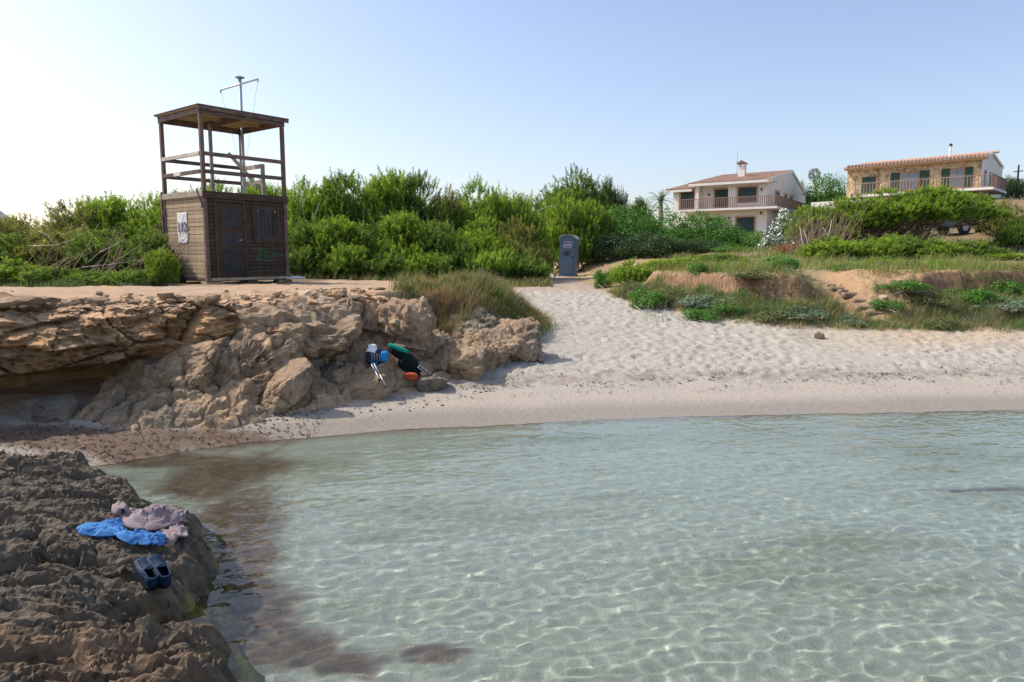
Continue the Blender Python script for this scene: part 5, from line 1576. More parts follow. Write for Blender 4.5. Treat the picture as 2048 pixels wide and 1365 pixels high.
# ---- palms behind the hedge
def palm(px, top, Y, label, h=2.0):
    p = at(px, top, Y)
    z0 = H(p[0], Y)
    r = np.random.default_rng(int(px))
    o = empty('palm_tree', (p[0], Y, z0), 0, label, 'palm tree', 'palms beside the white house')
    hh = p[2] - z0 - 0.9
    MB().tube([(0, 0, 0), (0.05, 0, hh * 0.5), (0, 0, hh)], [0.28, 0.22, 0.2], 8).build('trunk', M['bark'], o, True)
    V, C = [], []
    for k in range(26):
        a = r.uniform(0, 6.28); el = r.uniform(-0.3, 1.3)
        d0 = np.array([math.cos(a) * math.cos(el), math.sin(a) * math.cos(el), math.sin(el)])
        pts = [np.array([0, 0, hh])]
        d = d0.copy()
        for s in range(7):
            pts.append(pts[-1] + d * 0.2)
            d = unit(d + np.array([0, 0, -0.16]))
        for i in range(1, 8):
            side = unit(np.cross(pts[i] - pts[i - 1], [0, 0, 1]))
            for sgn in (-1, 1):
                for j in (0, 0.5):
                    q = pts[i - 1] + (pts[i] - pts[i - 1]) * j
                    tip = q + side * sgn * 0.32 * (1 - 0.08 * i) + (pts[i] - pts[i - 1]) * 0.9 + np.array([0, 0, -0.08])
                    w = unit(pts[i] - pts[i - 1]) * 0.03
                    V += [q - w, q + w, tip]
                    C += [np.array(GREENS['silver'][2]) * r.uniform(0.7, 1.2)] * 3
    V = np.array(V)
    link('fronds', mesh_np('fronds', V, np.arange(len(V)).reshape(-1, 3), np.array(C), False, M['leaf']), o)
    return o
palm(1322, 382, 66, 'palm tree at the left corner of the white house')
palm(1288, 394, 70, 'shorter palm left of the palm at the house corner')

# ---- half dead pine on the skyline
def skyline_pine():
    Y = 80
    p = at(1632, 402, Y)
    o = empty('dead_pine', (p[0], Y, H(p[0], Y)), 0, 'half-dead pine with bare white trunk and small round crown', 'tree')
    base = Vector(o.location)
    def L(px, py, dy=0): return Vector(at(px, py, Y + dy)) - base
    MB().tube([(0, 0, 0), L(1633, 420), L(1631, 385), L(1629, 362), L(1626, 348), L(1622, 341)], [0.22, 0.2, 0.16, 0.12, 0.09, 0.05], 6).build('trunk', M['palebark'], o, True)
    MB().tube([L(1632, 386), L(1618, 384, .2), L(1602, 391, .3)], [0.12, 0.1, 0.04], 5).build('limb', M['palebark'], o, True)
    MB().tube([L(1633, 373), L(1640, 369, .2), L(1648, 372, .2)], [0.08, 0.09, 0.03], 5).build('limb', M['twig'], o, True)
    MB().tube([L(1629, 358), L(1634, 348, .2), L(1636, 341, .2)], [0.08, 0.05, 0.03], 5).build('limb', M['palebark'], o, True)
    r = np.random.default_rng(9)
    d = unit(r.normal(size=(520, 3)))
    c = np.array(L(1629, 350))
    b = c + d * np.array([0.62, 0.6, 0.68]) * r.uniform(0.6, 1.05, (520, 1))
    V, Fc, C = needle_shoots(b, unit(d + r.normal(0, 0.4, (520, 3))), np.full(520, 0.12), r, 8, (0.06, 0.12), 0.012, 'dark')
    link('crown', mesh_np('crown', V, Fc, C * np.array([1.4, 1.0, 1.0]), False, M['needle']), o)
skyline_pine()

# ---- low shrubs on the mound and the bank
BANK = 'low shrubs on the eroded bank'
for q in [('shrub0', 1290, 578, 17.5, 90, 'green shrub at the foot of the bank beside the sand path'), ('shrub1', 1410, 590, 17.2, 120, 'silvery green shrub in front of the red bank face'), ('shrub0', 1400, 618, 16.2, 90, 'small green shrub at the edge of the beach below the silvery shrub'),
          ('shrub2', 1345, 572, 18.0, 110, 'dark shrub hanging over the left part of the red bank'), ('shrub0', 1555, 512, 19.0, 90, 'rounded bright shrub on the bank top left of the steps'), ('shrub2', 1500, 575, 17.5, 110, 'dull shrub against the right end of the red bank face'), ('shrub0', 1405, 525, 19.5, 60, 'small dark shrub on top of the red bank'),
          ('shrub0', 1800, 560, 16.9, 110, 'green shrub right of the orange earth slope'), ('shrub0', 1770, 600, 16.3, 80, 'small leafy shrub at the foot of the orange earth slope'), ('shrub2', 1850, 582, 16.6, 130, 'dark bush on the bank right of the orange earth slope'), ('shrub1', 1985, 592, 16.6, 150, 'pale silvery shrub at the right edge of the beach'),
          ('shrub2', 1880, 640, 15.6, 90, 'small dark shrub at the back of the beach on the right'), ('shrub0', 1700, 535, 19.0, 90, 'bright grassy shrub above the steps'), ('shrub1', 1600, 612, 16.0, 110, 'grey-green flowering shrub left of the steps'), ('shrub0', 1205, 540, 23, 50, 'little shrub at the corner of the sand path'),
          ('shrub2', 1820, 520, 18.5, 90, 'shrub overhanging the top of the orange slope'), ('shrub0', 1455, 610, 16.6, 90, 'bright shrub right of the silvery shrub below the red bank'), ('shrub2', 1260, 560, 19.2, 80, 'small olive shrub on the left end of the red bank'),
          ('lowb0', 1480, 520, 20.5, 120, 'spiky bright shrub on top of the red bank behind the edge grass'), ('shrub0', 1930, 575, 16.9, 120, 'wide green shrub below the right red earth wall'), ('lowb1', 1850, 520, 20, 110, 'spiky bright shrub on the right bank top'), ('lowb0', 1760, 515, 21, 120, 'spiky bright shrub behind the orange earth slope'),
          ('shrub1', 1700, 640, 15.8, 80, 'small grey-green shrub at the foot of the earth steps'), ('shrub2', 1540, 630, 15.9, 90, 'straw coloured shrub at the beach edge left of the steps'), ('shrub0', 2020, 560, 17.5, 90, 'green shrub at the right picture edge below the red earth wall')]:
    bush(*q, BANK, 'shrub', 'shrub')

# ---- grass: one stuff object per stand
def grass(name, P, hmin, hmax, cols, seed, label, wide=0.006, lean=0.35, wind=(0.25, 0.0)):
    r = np.random.default_rng(seed)
    n = len(P)
    a = r.uniform(0, 6.28, n)
    h = r.uniform(hmin, hmax, n)
    side = np.stack([np.cos(a), np.sin(a), np.zeros(n)], 1) * wide
    ld = np.stack([r.normal(wind[0], lean, n), r.normal(wind[1], lean, n), np.zeros(n)], 1)
    h = h * (0.55 + 0.9 * sstep(-0.25, 0.35, fbm(P[:, 0] * 1.7, P[:, 1] * 1.7, seed, 2, seed + 40)))
    mid = P + np.stack([np.zeros(n), np.zeros(n), h * 0.55], 1) + ld * (h * 0.22)[:, None]
    tip = P + np.stack([np.zeros(n), np.zeros(n), h * 0.92], 1) + ld * (h * 0.8)[:, None]
    V = np.stack([P - side, P + side, mid + side * 0.7, mid - side * 0.7, tip], 1).reshape(-1, 3)
    i = np.arange(n) * 5
    Fc = np.concatenate([np.stack([i, i + 1, i + 2], 1), np.stack([i, i + 2, i + 3], 1), np.stack([i + 3, i + 2, i + 4], 1)])
    cols = np.array(cols)
    patch = 0.5 + 1.3 * fbm(P[:, 0] * 1.1, P[:, 1] * 1.1, seed, 3, seed) + r.normal(0, 0.16, n)
    k = np.clip((patch * len(cols)).astype(int), 0, len(cols) - 1)
    C = cols[k] * r.uniform(0.75, 1.25, (n, 1))
    o = link(name, mesh_np(name, V, Fc, np.repeat(C, 5, 0), False, M['grass']))
    return tag(o, label, 'grass', None, 'stuff')

def scatter(n, x0, x1, y0, y1, keep, seed):
    r = np.random.default_rng(seed)
    x = r.uniform(x0, x1, n); y = r.uniform(y0, y1, n)
    k = keep(x, y) > r.uniform(0, 1, n)
    x, y = x[k], y[k]
    return np.stack([x, y, terrain(x, y) - 0.015], 1)

STRAW, DRY, GRN, LIME, SAGE = (0.38, 0.30, 0.15), (0.27, 0.19, 0.10), (0.11, 0.20, 0.045), (0.20, 0.30, 0.06), (0.14, 0.20, 0.11)
def k_mound(x, y):
    sb = sdist(BRINK, x, y)
    return sstep(-2.4, -1.7, x + 0.3 * noise3(x * 2, y * 2, 0, 3)) * sstep(-0.55, -0.1, sb) * (1 - sstep(1.3, 2.2, sb)) * (1 - sstep(15.8, 17, y)) * (0.35 + 0.65 * sstep(-0.2, 0.3, noise3(x * 1.6, y * 1.6, 0, 8)))
grass('mound_grass', scatter(60000, -2.6, 0.9, 11.8, 17, k_mound, 1), 0.10, 0.34, [DRY, STRAW, (0.15, 0.15, 0.06), GRN, DRY], 11, 'long dry and green grass covering the mound beside the sand path')
def k_apron(x, y):
    sf = -sdist(FOOT[::-1], x, y)
    g = np.exp(-((x - 8.3) / 0.6) ** 2) * (y > 15.9)
    sp = np.exp(-((x - 9.2) / 0.65) ** 2) * sstep(15.9, 16.5, y)
    return sstep(-0.15, 0.35, sf + 0.3 * noise3(x * 1.7, y * 1.7, 0, 6)) * (1 - sstep(1.3, 1.8, sf)) * (1 - g) * (1 - sp)
grass('bank_foot_grass', scatter(130000, 2.6, 14.5, 14.8, 21, k_apron, 2), 0.08, 0.30, [GRN, SAGE, GRN, (0.17, 0.20, 0.07), STRAW, GRN, DRY, SAGE], 12, 'mixed green and straw grass along the foot of the bank')
def k_top(x, y):
    sf = -sdist(FOOT[::-1], x, y)
    g = np.exp(-((x - 8.2) / 0.7) ** 2)
    return sstep(1.7, 2.1, sf) * (1 - sstep(4.5, 7.5, sf)) * (1 - g) * (0.16 + 0.84 * sstep(-0.05, 0.3, noise3(x * 0.9, y * 0.9, 0, 16)))
grass('bank_top_grass', scatter(95000, 2.7, 15, 16.5, 24, k_top, 3), 0.08, 0.36, [LIME, GRN, STRAW, LIME, DRY, GRN, STRAW, LIME], 13, 'tall bright grass hanging over the top of the red bank')
def k_slope(x, y):
    sf = -sdist(FOOT[::-1], x, y)
    return sstep(5, 7, sf) * 0.9 * sstep(-0.25, 0.2, noise3(x * 0.5, y * 0.5, 0, 26))
grass('slope_grass', scatter(36000, 4, 24, 20, 40, k_slope, 4), 0.12, 0.4, [LIME, GRN, STRAW, LIME, GRN, DRY, GRN], 14, 'patchy green and straw grass on the slope below the houses', 0.010)
def k_thick(x, y):
    return sstep(23.2, 24.3, y - 0.0 * x + 0.4 * noise3(x, y, 0, 36)) * (x < 1.4) * 0.9
grass('thicket_edge_grass', scatter(26000, -7.5, 1.6, 22.6, 27, k_thick, 5), 0.08, 0.3, [(0.16, 0.15, 0.07), GRN, STRAW, (0.10, 0.11, 0.05)], 15, 'dull shaded grass along the foot of the thicket', 0.009)
def k_left(x, y):
    return sstep(15.9, 16.5, y + 0.4 * noise3(x, y, 0, 46)) * (x < -8.7)
grass('left_edge_grass', scatter(26000, -15, -8.5, 15.5, 18.5, k_left, 6), 0.05, 0.22, [(0.13, 0.15, 0.10), GRN, (0.11, 0.11, 0.05), SAGE], 16, 'greyish ground plants along the foot of the left thicket', 0.008)
def k_patch(x, y):
    return np.exp(-(((x - 0.75) / 0.35) ** 2 + ((y - 15.4) / 0.7) ** 2)) + np.exp(-(((x - 3.9) / 0.6) ** 2 + ((y - 16.4) / 0.35) ** 2))
grass('creeping_green', scatter(9000, -0.2, 5.2, 14, 17.5, k_patch, 7), 0.02, 0.07, [LIME, (0.12, 0.24, 0.04)], 17, 'small vivid green creeping plants on the sand', 0.012)
# seed heads and daisies
def heads(P, seed, label, hr=(0.3, 0.55)):
    r = np.random.default_rng(seed)
    V, Fc = [], []
    for p in P:
        h = r.uniform(*hr); t = p + np.array([r.normal(0.06, 0.08), r.normal(0, 0.06), h])
        s = r.uniform(0.018, 0.034)
        n0 = len(V)
        V += [p + [-.003, 0, 0], p + [.003, 0, 0], t, t + [-s, 0, 0.01], t + [0, -s, 0.012], t + [s, 0, 0.01], t + [0, s, 0.012]]
        Fc += [[n0, n0 + 1, n0 + 2, n0 + 2], [n0 + 3, n0 + 4, n0 + 5, n0 + 6]]
    me = bpy.data.meshes.new('wild_flowers')
    me.from_pydata([tuple(v) for v in V], [], [f if f[2] != f[3] else f[:3] for f in Fc])
    me.materials.append(M['petal'])
    return tag(link('wild_flowers', me), label, 'flowers', None, 'stuff')
r_ = np.random.default_rng(5)
P = scatter(160, 3.0, 9.0, 16, 18.8, lambda x, y: np.full(x.shape, 0.8), 8)
heads(P, 1, 'scattered small white wild flowers on the bank')
P = scatter(70, -0.9, 0.2, 14.2, 15.6, lambda x, y: np.full(x.shape, 0.8), 9)
heads(P, 2, 'pale dry flower heads on top of the grassy mound', (0.2, 0.4))

# ---- far headland, distance haze painted into its blue-grey colour
hx = np.linspace(-2600, -1500, 60); hy = np.linspace(2400, 3000, 12)
X, Y = np.meshgrid(hx, hy)
Zh = (330 * sstep(-1500, -2300, X)) * np.sin(np.clip((Y - 2400) / 600, 0, 1) * math.pi) * (1 + 0.12 * noise3(X / 120, Y / 120, 0, 5)) - 20
tag(link('hills', mesh_np('hills', np.stack([X, Y, Zh], -1).reshape(-1, 3), grid_faces(12, 60), None, True, simple('far_haze_blue_hill', (0.20, 0.235, 0.26), 0.95, 0.15, 0.02, 0))), 'distant bluish headland at the far left', None, None, 'structure')

# ================================================================ things left on the rocks
def cloth_mat(name, rgb, rough=0.85, scale=60):
    return simple(name, rgb, rough, 0.12, scale, 0.35, 0.003, spec=0.15)
M['blue_cloth'] = cloth_mat('blue_jersey', (0.06, 0.19, 0.43))
M['towel'] = cloth_mat('mauve_grey_towelling', (0.25, 0.20, 0.205), 0.95, 140)
M['shoe'] = cloth_mat('navy_neoprene', (0.008, 0.026, 0.060), 0.6)
M['shoedark'] = cloth_mat('black_lining', (0.008, 0.010, 0.014), 0.8)
def draped(name, spine, mat, parent=None, lift=0.012, puff=0.03, fold=0.016, seed=1, nu=70, nv=30, freq=7, hang=True):
    """cloth lying along a line of picture points (px, py, half width in px) on the rock shelf"""
    sp = np.array(spine, float)
    t = np.linspace(0, 1, len(sp)); tt = np.linspace(0, 1, nu)
    c = np.stack([np.interp(tt, t, sp[:, k]) for k in range(3)], 1)
    c = smooth1(c, 4)
    G = np.array([shelf_hit(px, py) for px, py, _ in c])
    G = smooth1(G, 5)
    T = unit(np.gradient(G[:, :2], axis=0))
    Nn = np.stack([-T[:, 1], T[:, 0]], 1)
    hw_ = c[:, 2] / F * np.linalg.norm(G - np.array([0, 0, CAM_Z]), axis=1) * 1.5
    end = np.minimum(1, np.minimum(tt, 1 - tt) / 0.06) ** 0.5
    hw_ = hw_ * (0.35 + 0.65 * end) * (1 + 0.18 * noise3(tt * 9, seed, 0, seed))
    v = np.linspace(-1, 1, nv)
    X = G[:, 0][:, None] + Nn[:, 0][:, None] * hw_[:, None] * v[None]
    Y = G[:, 1][:, None] + Nn[:, 1][:, None] * hw_[:, None] * v[None]
    base = RH(X.ravel(), Y.ravel()).reshape(X.shape)
    flat = np.mean(base, axis=1, keepdims=True)
    base = np.maximum(base, 0.5 * base + 0.5 * flat)
    U, Vv = np.meshgrid(tt, v, indexing='ij')
    f1 = fbm(U * freq, Vv * 2.2 + seed, seed, 3, 200 + seed, 0.5, True)
    f2 = noise3(U * freq * 2.3, Vv * 4 + U * 5, seed, 210 + seed)
    Z = base + lift + puff * (1 - Vv ** 2) + fold * (f1 + 1) * 0.6 + fold * 0.35 * f2
    P = np.stack([X, Y, Z], -1).reshape(-1, 3)
    o = link(name, mesh_np(name, P, grid_faces(nu, nv), None, True, M[mat]), parent)
    md = o.modifiers.new('thick', 'SOLIDIFY')
    md.thickness = 0.007
    md.offset = 0
    return o
shirt = empty('blue_shirt', shelf_hit(250, 1085), 0, 'bright blue shirt lying crumpled on the dark rock', 'shirt')
def keep(o, par):
    bpy.context.view_layer.update()
    o.parent = par
    o.matrix_parent_inverse = par.matrix_basis.inverted()
    return o
keep(draped('body', [(170, 1076, 11), (195, 1072, 18), (222, 1077, 16), (248, 1084, 12)], 'blue_cloth', None, 0.012, 0.035, 0.022, 3, freq=4), shirt)
keep(draped('sleeve', [(236, 1080, 10), (262, 1087, 11), (290, 1094, 11), (312, 1100, 9), (318, 1101, 11), (334, 1106, 5)], 'blue_cloth', None, 0.012, 0.03, 0.026, 4, freq=6), shirt)
keep(draped('collar', [(205, 1062, 7), (232, 1064, 8), (252, 1070, 6)], 'blue_cloth', None, 0.02, 0.02, 0.014, 5), shirt)
towel = empty('towel', shelf_hit(315, 1065), 0, 'mauve grey towel heaped on the rock beside the blue shirt', 'towel')
keep(draped('towel_heap', [(248, 1050, 12), (275, 1053, 17), (305, 1058, 22), (332, 1057, 18)], 'towel', None, 0.015, 0.06, 0.034, 6, freq=4), towel)
keep(draped('towel_edge', [(315, 1050, 12), (340, 1050, 15), (362, 1049, 12), (376, 1047, 7)], 'towel', None, 0.03, 0.04, 0.024, 7, freq=4), towel)
keep(draped('towel_corner', [(330, 1064, 13), (345, 1078, 16), (357, 1096, 11)], 'towel', None, 0.02, 0.02, 0.02, 8, freq=3), towel)
sgp = shelf_hit(305, 1042)
sgl = empty('sunglasses', (sgp[0], sgp[1], sgp[2] + 0.07), 0.15, 'dark sunglasses lying on top of the mauve towel', 'sunglasses')
for sx__ in (-0.034, 0.034):
    MB().tube([(sx__, -0.004, 0.012), (sx__, 0.004, 0.012)], [0.024, 0.026], 12).build('lens', M['black'], sgl, True)
    MB().bar((sx__ * 1.8, 0, 0.018), (sx__ * 1.7, 0.12, 0.01), 0.005).build('temple', M['black'], sgl)
MB().bar((-0.014, 0, 0.02), (0.014, 0, 0.02), 0.006).build('bridge', M['black'], sgl)

# ---- pair of beach shoes, toes up against the rock
def shoe(name, heel_px, toe_px, label, w=0.047):
    hl = shelf_hit(*heel_px); te = shelf_hit(*toe_px)
    hl = hl + np.array([0, 0, 0.02]); te = te + np.array([0, 0, 0.03])
    d = te - hl
    d = d / np.linalg.norm(d)
    ln = hl[None] + d[None] * np.linspace(0, 0.27, 15)[:, None]
    lift = np.max([RH(ln[:, 0] + o_, ln[:, 1]) for o_ in (-0.04, 0, 0.04)] - ln[:, 2])
    hl = hl + np.array([0, 0, max(0, lift) + 0.012])
    side = unit(np.cross(d, [0, 0, 1])); up = unit(np.cross(side, d))
    o = empty(name, hl, 0, label, 'shoe', 'pair of navy beach shoes on the rock')
    def sec(t, open_):
        hr = math.sqrt(max(0.03, 1 - (max(0, 0.12 - t) / 0.12) ** 2))
        wd = hr * w * (0.70 + 0.38 * math.sin(min(t * 1.25, 1) * math.pi * 0.62)) * (1 if t < 0.86 else math.sqrt(max(0, 1 - ((t - 0.86) / 0.15) ** 2)) * 0.98 + 0.02)
        ht = 0.085 - 0.038 * sstep(0.25, 0.75, t) if t < 0.86 else 0.047 * (math.sqrt(max(0, 1 - ((t - 0.86) / 0.15) ** 2)) * 0.97 + 0.03)
        return wd, float(ht)
    V = []
    ns, nk = 26, 24
    for i in range(ns):
        t = i / (ns - 1)
        wd, ht = sec(t, False)
        c = d * 0.265 * t
        for k in range(nk):
            a = 2 * math.pi * k / nk
            y = math.cos(a) * wd; z = ht / 2 + math.sin(a) * ht / 2
            if math.sin(a) < 0: z = max(0, z - 0.004)
            V.append(c + side * y + up * z)
    Fl = []
    for i in range(ns - 1):
        for k in range(nk):
            k2 = (k + 1) % nk
            ang = 2 * math.pi * (k + 0.5) / nk - math.pi / 2
            if (((i + 0.5) / (ns - 1) - 0.23) / 0.21) ** 2 + (ang / 1.0) ** 2 < 1: continue      # foot opening
            Fl.append([i * nk + k, i * nk + k2, (i + 1) * nk + k2, (i + 1) * nk + k])
    Fl += [list(range(nk))[::-1], [(ns - 1) * nk + k for k in range(nk)]]
    mb = MB().add(V, Fl)
    u_ = mb.build('upper', M['shoe'], o, True)
    u_.modifiers.new('thick', 'SOLIDIFY').thickness = 0.005
    mb = MB()
    pts = []
    for i in range(ns):
        t = i / (ns - 1)
        wd, _ = sec(t, False)
        pts.append((t, wd * 1.04))
    L_ = [d * 0.265 * t + side * w_ for t, w_ in pts] + [d * 0.265 * t - side * w_ for t, w_ in pts[::-1]]
    n = len(L_)
    mb.add([p - up * 0.016 for p in L_] + [p + up * 0.004 for p in L_], [list(range(n))[::-1], list(range(n, 2 * n))] + [[i, (i + 1) % n, n + (i + 1) % n, n + i] for i in range(n)])
    mb.build('sole', M['shoedark'], o)
    for k in range(9):
        t = 0.5 + 0.045 * k
        wd, ht = sec(t, False)
        MB().tube([d * 0.265 * t + side * (wd * 0.5 * (-1) ** k) + up * (ht * 0.93 - 0.002), d * 0.265 * t + side * (wd * 0.5 * (-1) ** k) + up * (ht * 0.93 + 0.003)], 0.005, 6).build('vent_hole', M['shoedark'], o)
    rim = []
    for t in np.linspace(0.04, 0.42, 9):
        wd, ht = sec(t, False); rim.append(d * 0.265 * t + side * wd * 0.72 + up * ht * 0.86)
    for t in np.linspace(0.42, 0.04, 9):
        wd, ht = sec(t, False); rim.append(d * 0.265 * t - side * wd * 0.72 + up * ht * 0.86)
    MB().tube(rim + rim[:1], 0.006, 5).build('collar', M['shoe'], o, True)
    return o
shoe('beach_shoe', (310, 1212), (276, 1146), 'left navy beach shoe propped on the rock below the towel')
shoe('beach_shoe', (334, 1200), (300, 1134), 'right navy beach shoe, the one nearer the water')

# ---- backpacks, hat, roll and poles by the rock pile
M['navy'] = cloth_mat('navy_striped_nylon', (0.03, 0.038, 0.075), 0.7)
M['skyblue'] = cloth_mat('blue_nylon', (0.02, 0.24, 0.62), 0.6)
M['blackbag'] = cloth_mat('black_nylon', (0.008, 0.014, 0.016), 0.75)
M['hat'] = cloth_mat('white_cotton', (0.80, 0.80, 0.84), 0.9)
M['greenroll'] = cloth_mat('green_towel', (0.012, 0.30, 0.20), 0.8)
M['orange'] = cloth_mat('orange_cloth', (0.42, 0.085, 0.035), 0.9)
M['strap'] = cloth_mat('grey_strap', (0.42, 0.40, 0.44), 0.8)
def lump(name, mat, parent, c, s, seed, rot=None, amp=0.12, sq=1.6, sub=4):
    V, Fc = ico(sub)
    p = V / (np.sum(np.abs(V) ** (2 * sq), axis=1) ** (1 / (2 * sq)))[:, None]
    n = fbm(p[:, 0] * 2.2 + seed, p[:, 1] * 2.2, p[:, 2] * 2.2, 4, 220 + seed, 0.6, True)
    p = p * (1 + amp * n)[:, None] * np.array(s)
    if rot is not None: p = p @ np.array(rot.to_matrix()).T
    o = link(name, mesh_np(name, p, Fc, None, True, M[mat]), parent)
    o.location = c
    return o
from mathutils import Euler
Yb = 10.45
bp = empty('backpack', at(757, 726, Yb), 0, 'small navy and bright blue backpack leaning on the rocks', 'backpack')
B0 = Vector(bp.location)
def rel(px, py, dy=0.0): return Vector(at(px, py, Yb + dy)) - B0
lump('body', 'navy', bp, rel(752, 714, .12), (0.137, 0.115, 0.126), 3, Euler((0, 0.2, 0)), 0.15)
lump('front_pocket', 'skyblue', bp, rel(769, 713, .06), (0.048, 0.08, 0.075), 4, Euler((0, 0.1, 0)), 0.05, 2.5)
lump('bottom_pocket', 'skyblue', bp, rel(749, 726, .03), (0.05, 0.05, 0.016), 5, Euler((0, 0.15, 0)), 0.05)
for k in range(4):
    MB().tube([rel(742 + 5 * k, 706 + k * .6, -.0 - .01 * k), rel(745 + 5 * k, 714, -.035), rel(743 + 5 * k, 723, .0)], 0.006, 5).build('strap', M['strap'], bp, True)
hp = at(745, 706, Yb + 0.08)
hat = empty('bucket_hat', hp, 0.2, 'white bucket hat resting on the blue backpack', 'hat')
def lathe(prof, n=20, sx=1.0, sy=1.0):
    V, Fl = [], []
    for r, z in prof:
        for k in range(n):
            a = 2 * math.pi * k / n
            V.append((r * math.cos(a) * sx, r * math.sin(a) * sy, z + 0.012 * math.sin(a * 2) * (r > 0.09)))
    for i in range(len(prof) - 1):
        for k in range(n):
            Fl.append([i * n + k, i * n + (k + 1) % n, (i + 1) * n + (k + 1) % n, (i + 1) * n + k])
    return MB().add(V, Fl)
lathe([(0.07, 0.075), (0.062, 0.11), (0.055, 0.125), (0.02, 0.132), (0.001, 0.132)]).build('crown', M['hat'], hat, True)
br = lathe([(0.071, 0.076), (0.085, 0.05), (0.105, 0.02)]).build('brim', M['hat'], hat, True)
br.modifiers.new('thick', 'SOLIDIFY').thickness = 0.004
def pole(p0, p1, Y0, Y1, label, group):
    a, b = Vector(at(*p0, Y0)), Vector(at(*p1, Y1))
    o = empty('trekking_pole', b, 0, label, 'trekking pole', group)
    d = a - b
    MB().tube([d * 0.02, d * 0.55], 0.007, 6).build('lower_shaft', M['pale_metal'], o, True)
    MB().tube([d * 0.55, d], 0.009, 6).build('upper_shaft', M['galv'], o, True)
    MB().tube([d * 0.04, d * 0.065], [0.03, 0.026], 8).build('basket', M['black'], o)
    MB().tube([d * 0.0, d * 0.02], [0.003, 0.006], 5).build('tip', M['black'], o)
    return o
pole((748, 728), (773, 775), 10.22, 9.97, 'longer trekking pole hanging from the blue backpack', 'trekking poles at the rock pile')
pole((743, 729), (760, 761), 10.22, 10.03, 'shorter trekking pole hanging from the blue backpack', 'trekking poles at the rock pile')
Yk = 10.70
kb = empty('black_bag', at(822, 752, Yk), 0, 'large black backpack slumped against the rocks', 'backpack')
B0 = Vector(kb.location)
def relk(px, py, dy=0.0): return Vector(at(px, py, Yk + dy)) - B0
lump('body', 'blackbag', kb, relk(819, 732, .1), (0.13, 0.115, 0.172), 6, Euler((0.2, -0.55, 0)), 0.10, 1.8)
lump('top_lid', 'blackbag', kb, relk(797, 706, .12), (0.13, 0.09, 0.07), 7, Euler((0, 0.6, 0)), 0.15)
lump('side_pocket', 'blackbag', kb, relk(832, 744, .05), (0.05, 0.06, 0.09), 8, Euler((0, -0.3, 0)), 0.1)
MB().tube([relk(838, 728, .0), relk(841, 742, -.02), relk(836, 754, .02)], 0.010, 5).build('strap', M['blackbag'], kb, True)
gr = lump('rolled_towel', 'greenroll', None, at(797, 697, Yk + .05), (0.155, 0.045, 0.032), 9, Euler((0, math.radians(22), 0)), 0.12, 1.5)
tag(gr, 'rolled bright green towel on top of the black bag', 'towel')
og = lump('orange_bag', 'orange', None, at(822, 753, Yk - .12), (0.09, 0.06, 0.045), 10, Euler((0, 0.1, 0)), 0.35)
tag(og, 'crumpled orange bag on the sand under the black bag', 'bag')
pole((838, 731), (862, 749), 10.66, 10.92, 'upper trekking pole leaning right of the black bag', 'trekking poles at the rock pile')
pole((836, 735), (856, 752), 10.62, 10.86, 'lower trekking pole leaning right of the black bag', 'trekking poles at the rock pile')

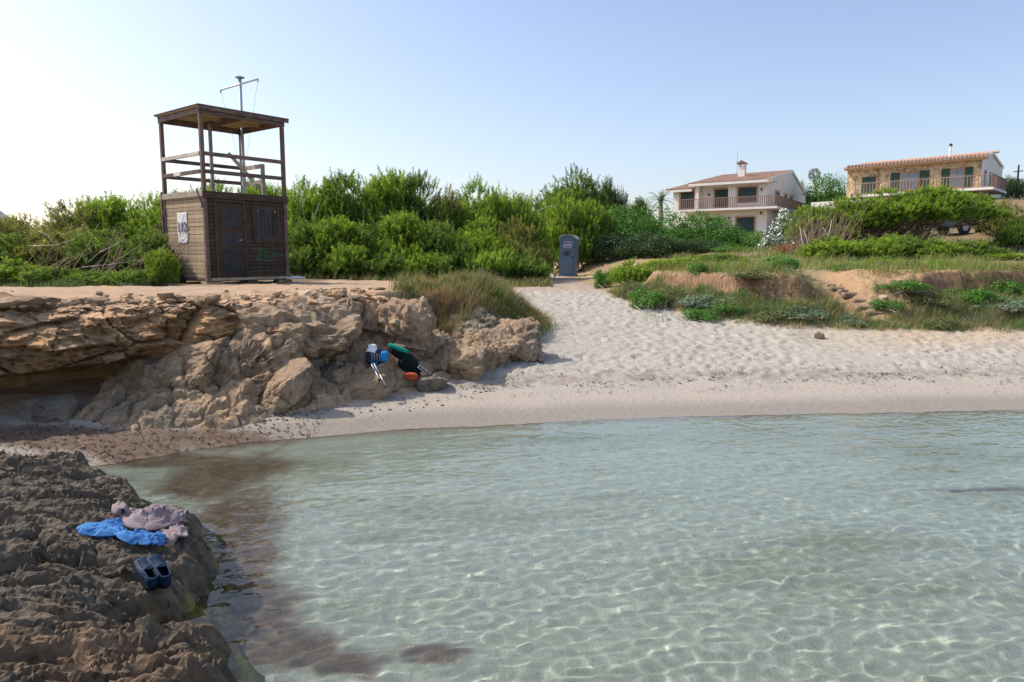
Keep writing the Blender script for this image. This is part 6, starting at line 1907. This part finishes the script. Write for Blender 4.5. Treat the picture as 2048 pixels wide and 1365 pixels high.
# ---- flakes of dried sea grass strewn on the sand
def litter():
    r = np.random.default_rng(91)
    n = 8000
    x = r.uniform(-6, 12, n); d = np.where(r.uniform(0, 1, n) < 0.75, r.normal(1.8, 0.34, n), r.uniform(1.0, 4.5, n))
    k = x < -2.5
    d = np.where(k, r.uniform(0.0, 1.7, n), d)
    y = shore_y(x) + d
    sb = sdist(BRINK, x, y)
    ok = (sb < -0.25) & ((r.uniform(0, 1, n) < sstep(-0.15, 0.35, noise3(x * 1.1, y * 2.5, 0, 92) + 0.4 * noise3(x * 4, y * 6, 0, 93))) | k)
    x, y = x[ok], y[ok]
    n = len(x)
    z = terrain(x, y) + 0.012
    a = r.uniform(0, 6.28, n); L = r.uniform(0.010, 0.034, n); w = r.uniform(0.004, 0.014, n)
    P = np.stack([x, y, z], 1)
    A = np.stack([np.cos(a), np.sin(a), r.normal(0, 0.25, n)], 1) * L[:, None]; B = np.stack([-np.sin(a), np.cos(a), r.normal(0, 0.3, n)], 1) * w[:, None]
    V = np.stack([P - A, P + B, P + A, P - B], 1).reshape(-1, 3)
    C = np.array([0.10, 0.065, 0.045]) * r.uniform(0.5, 1.8, (n, 1))
    o = link('sea_grass_litter', mesh_np('sea_grass_litter', V, np.arange(len(V)).reshape(-1, 4), np.repeat(C, 4, 0), False, M['rock']))
    tag(o, 'dark flakes of dried sea grass strewn along the sand', 'seaweed', None, 'stuff')
litter()


# ---- loose stones on the plateau rim and at the foot of the rocks
def loose_stones():
    r = np.random.default_rng(23)
    V0, F0 = ico(2)
    Vs, Fs, Cs = [], [], []
    n0 = 0
    for k in range(430):
        if k < 330:
            x = r.uniform(-10.5, -2.4)
            y = np.interp(x, [-16, -9, -6.4, -5.3, -4.3, -3.7, -2.4], [7.75, 8.0, 8.5, 9.3, 10.4, 10.95, 12.6]) + 0.1 + abs(r.normal(0, 1.3))
            z = max(1.6, float(terrain(np.array([x]), np.array([y]))[0])) + 0.01
            s = r.uniform(0.012, 0.05) * (2.0 if r.uniform() < 0.08 else 1)
            c = np.array([(0.47, 0.31, 0.19), (0.40, 0.29, 0.20), (0.52, 0.40, 0.28)][r.integers(0, 3)])
        else:
            x = r.uniform(-5.2, 1.0)
            y = np.interp(x, [-5.2, -4, -3, -2, -1, 0, 1], [8.75, 8.85, 9.25, 9.7, 10.2, 11.4, 12.8]) + r.normal(0, 0.18)
            z = float(terrain(np.array([x]), np.array([y]))[0])
            s = r.uniform(0.008, 0.022)
            c = np.array([(0.34, 0.28, 0.21), (0.42, 0.33, 0.24), (0.28, 0.23, 0.18)][r.integers(0, 3)])
        p = V0 * np.array([s * r.uniform(0.8, 1.5), s * r.uniform(0.8, 1.4), s * r.uniform(0.5, 0.8)]) * (1 + 0.45 * noise3(V0[:, 0] * 1.6 + k, V0[:, 1] * 1.6, V0[:, 2] * 1.6, 7))[:, None]
        Vs.append(p + np.array([x, y, z + s * 0.25])); Fs.append(F0 + n0); n0 += len(p)
        Cs.append(np.tile(c * r.uniform(0.75, 1.15), (len(p), 1)))
    o = link('loose_stones', mesh_np('loose_stones', np.concatenate(Vs), np.concatenate(Fs), np.concatenate(Cs), False, M['rock']))
    tag(o, 'small loose stones strewn along the ledge rim and below the rocks', 'stones', None, 'stuff')
loose_stones()
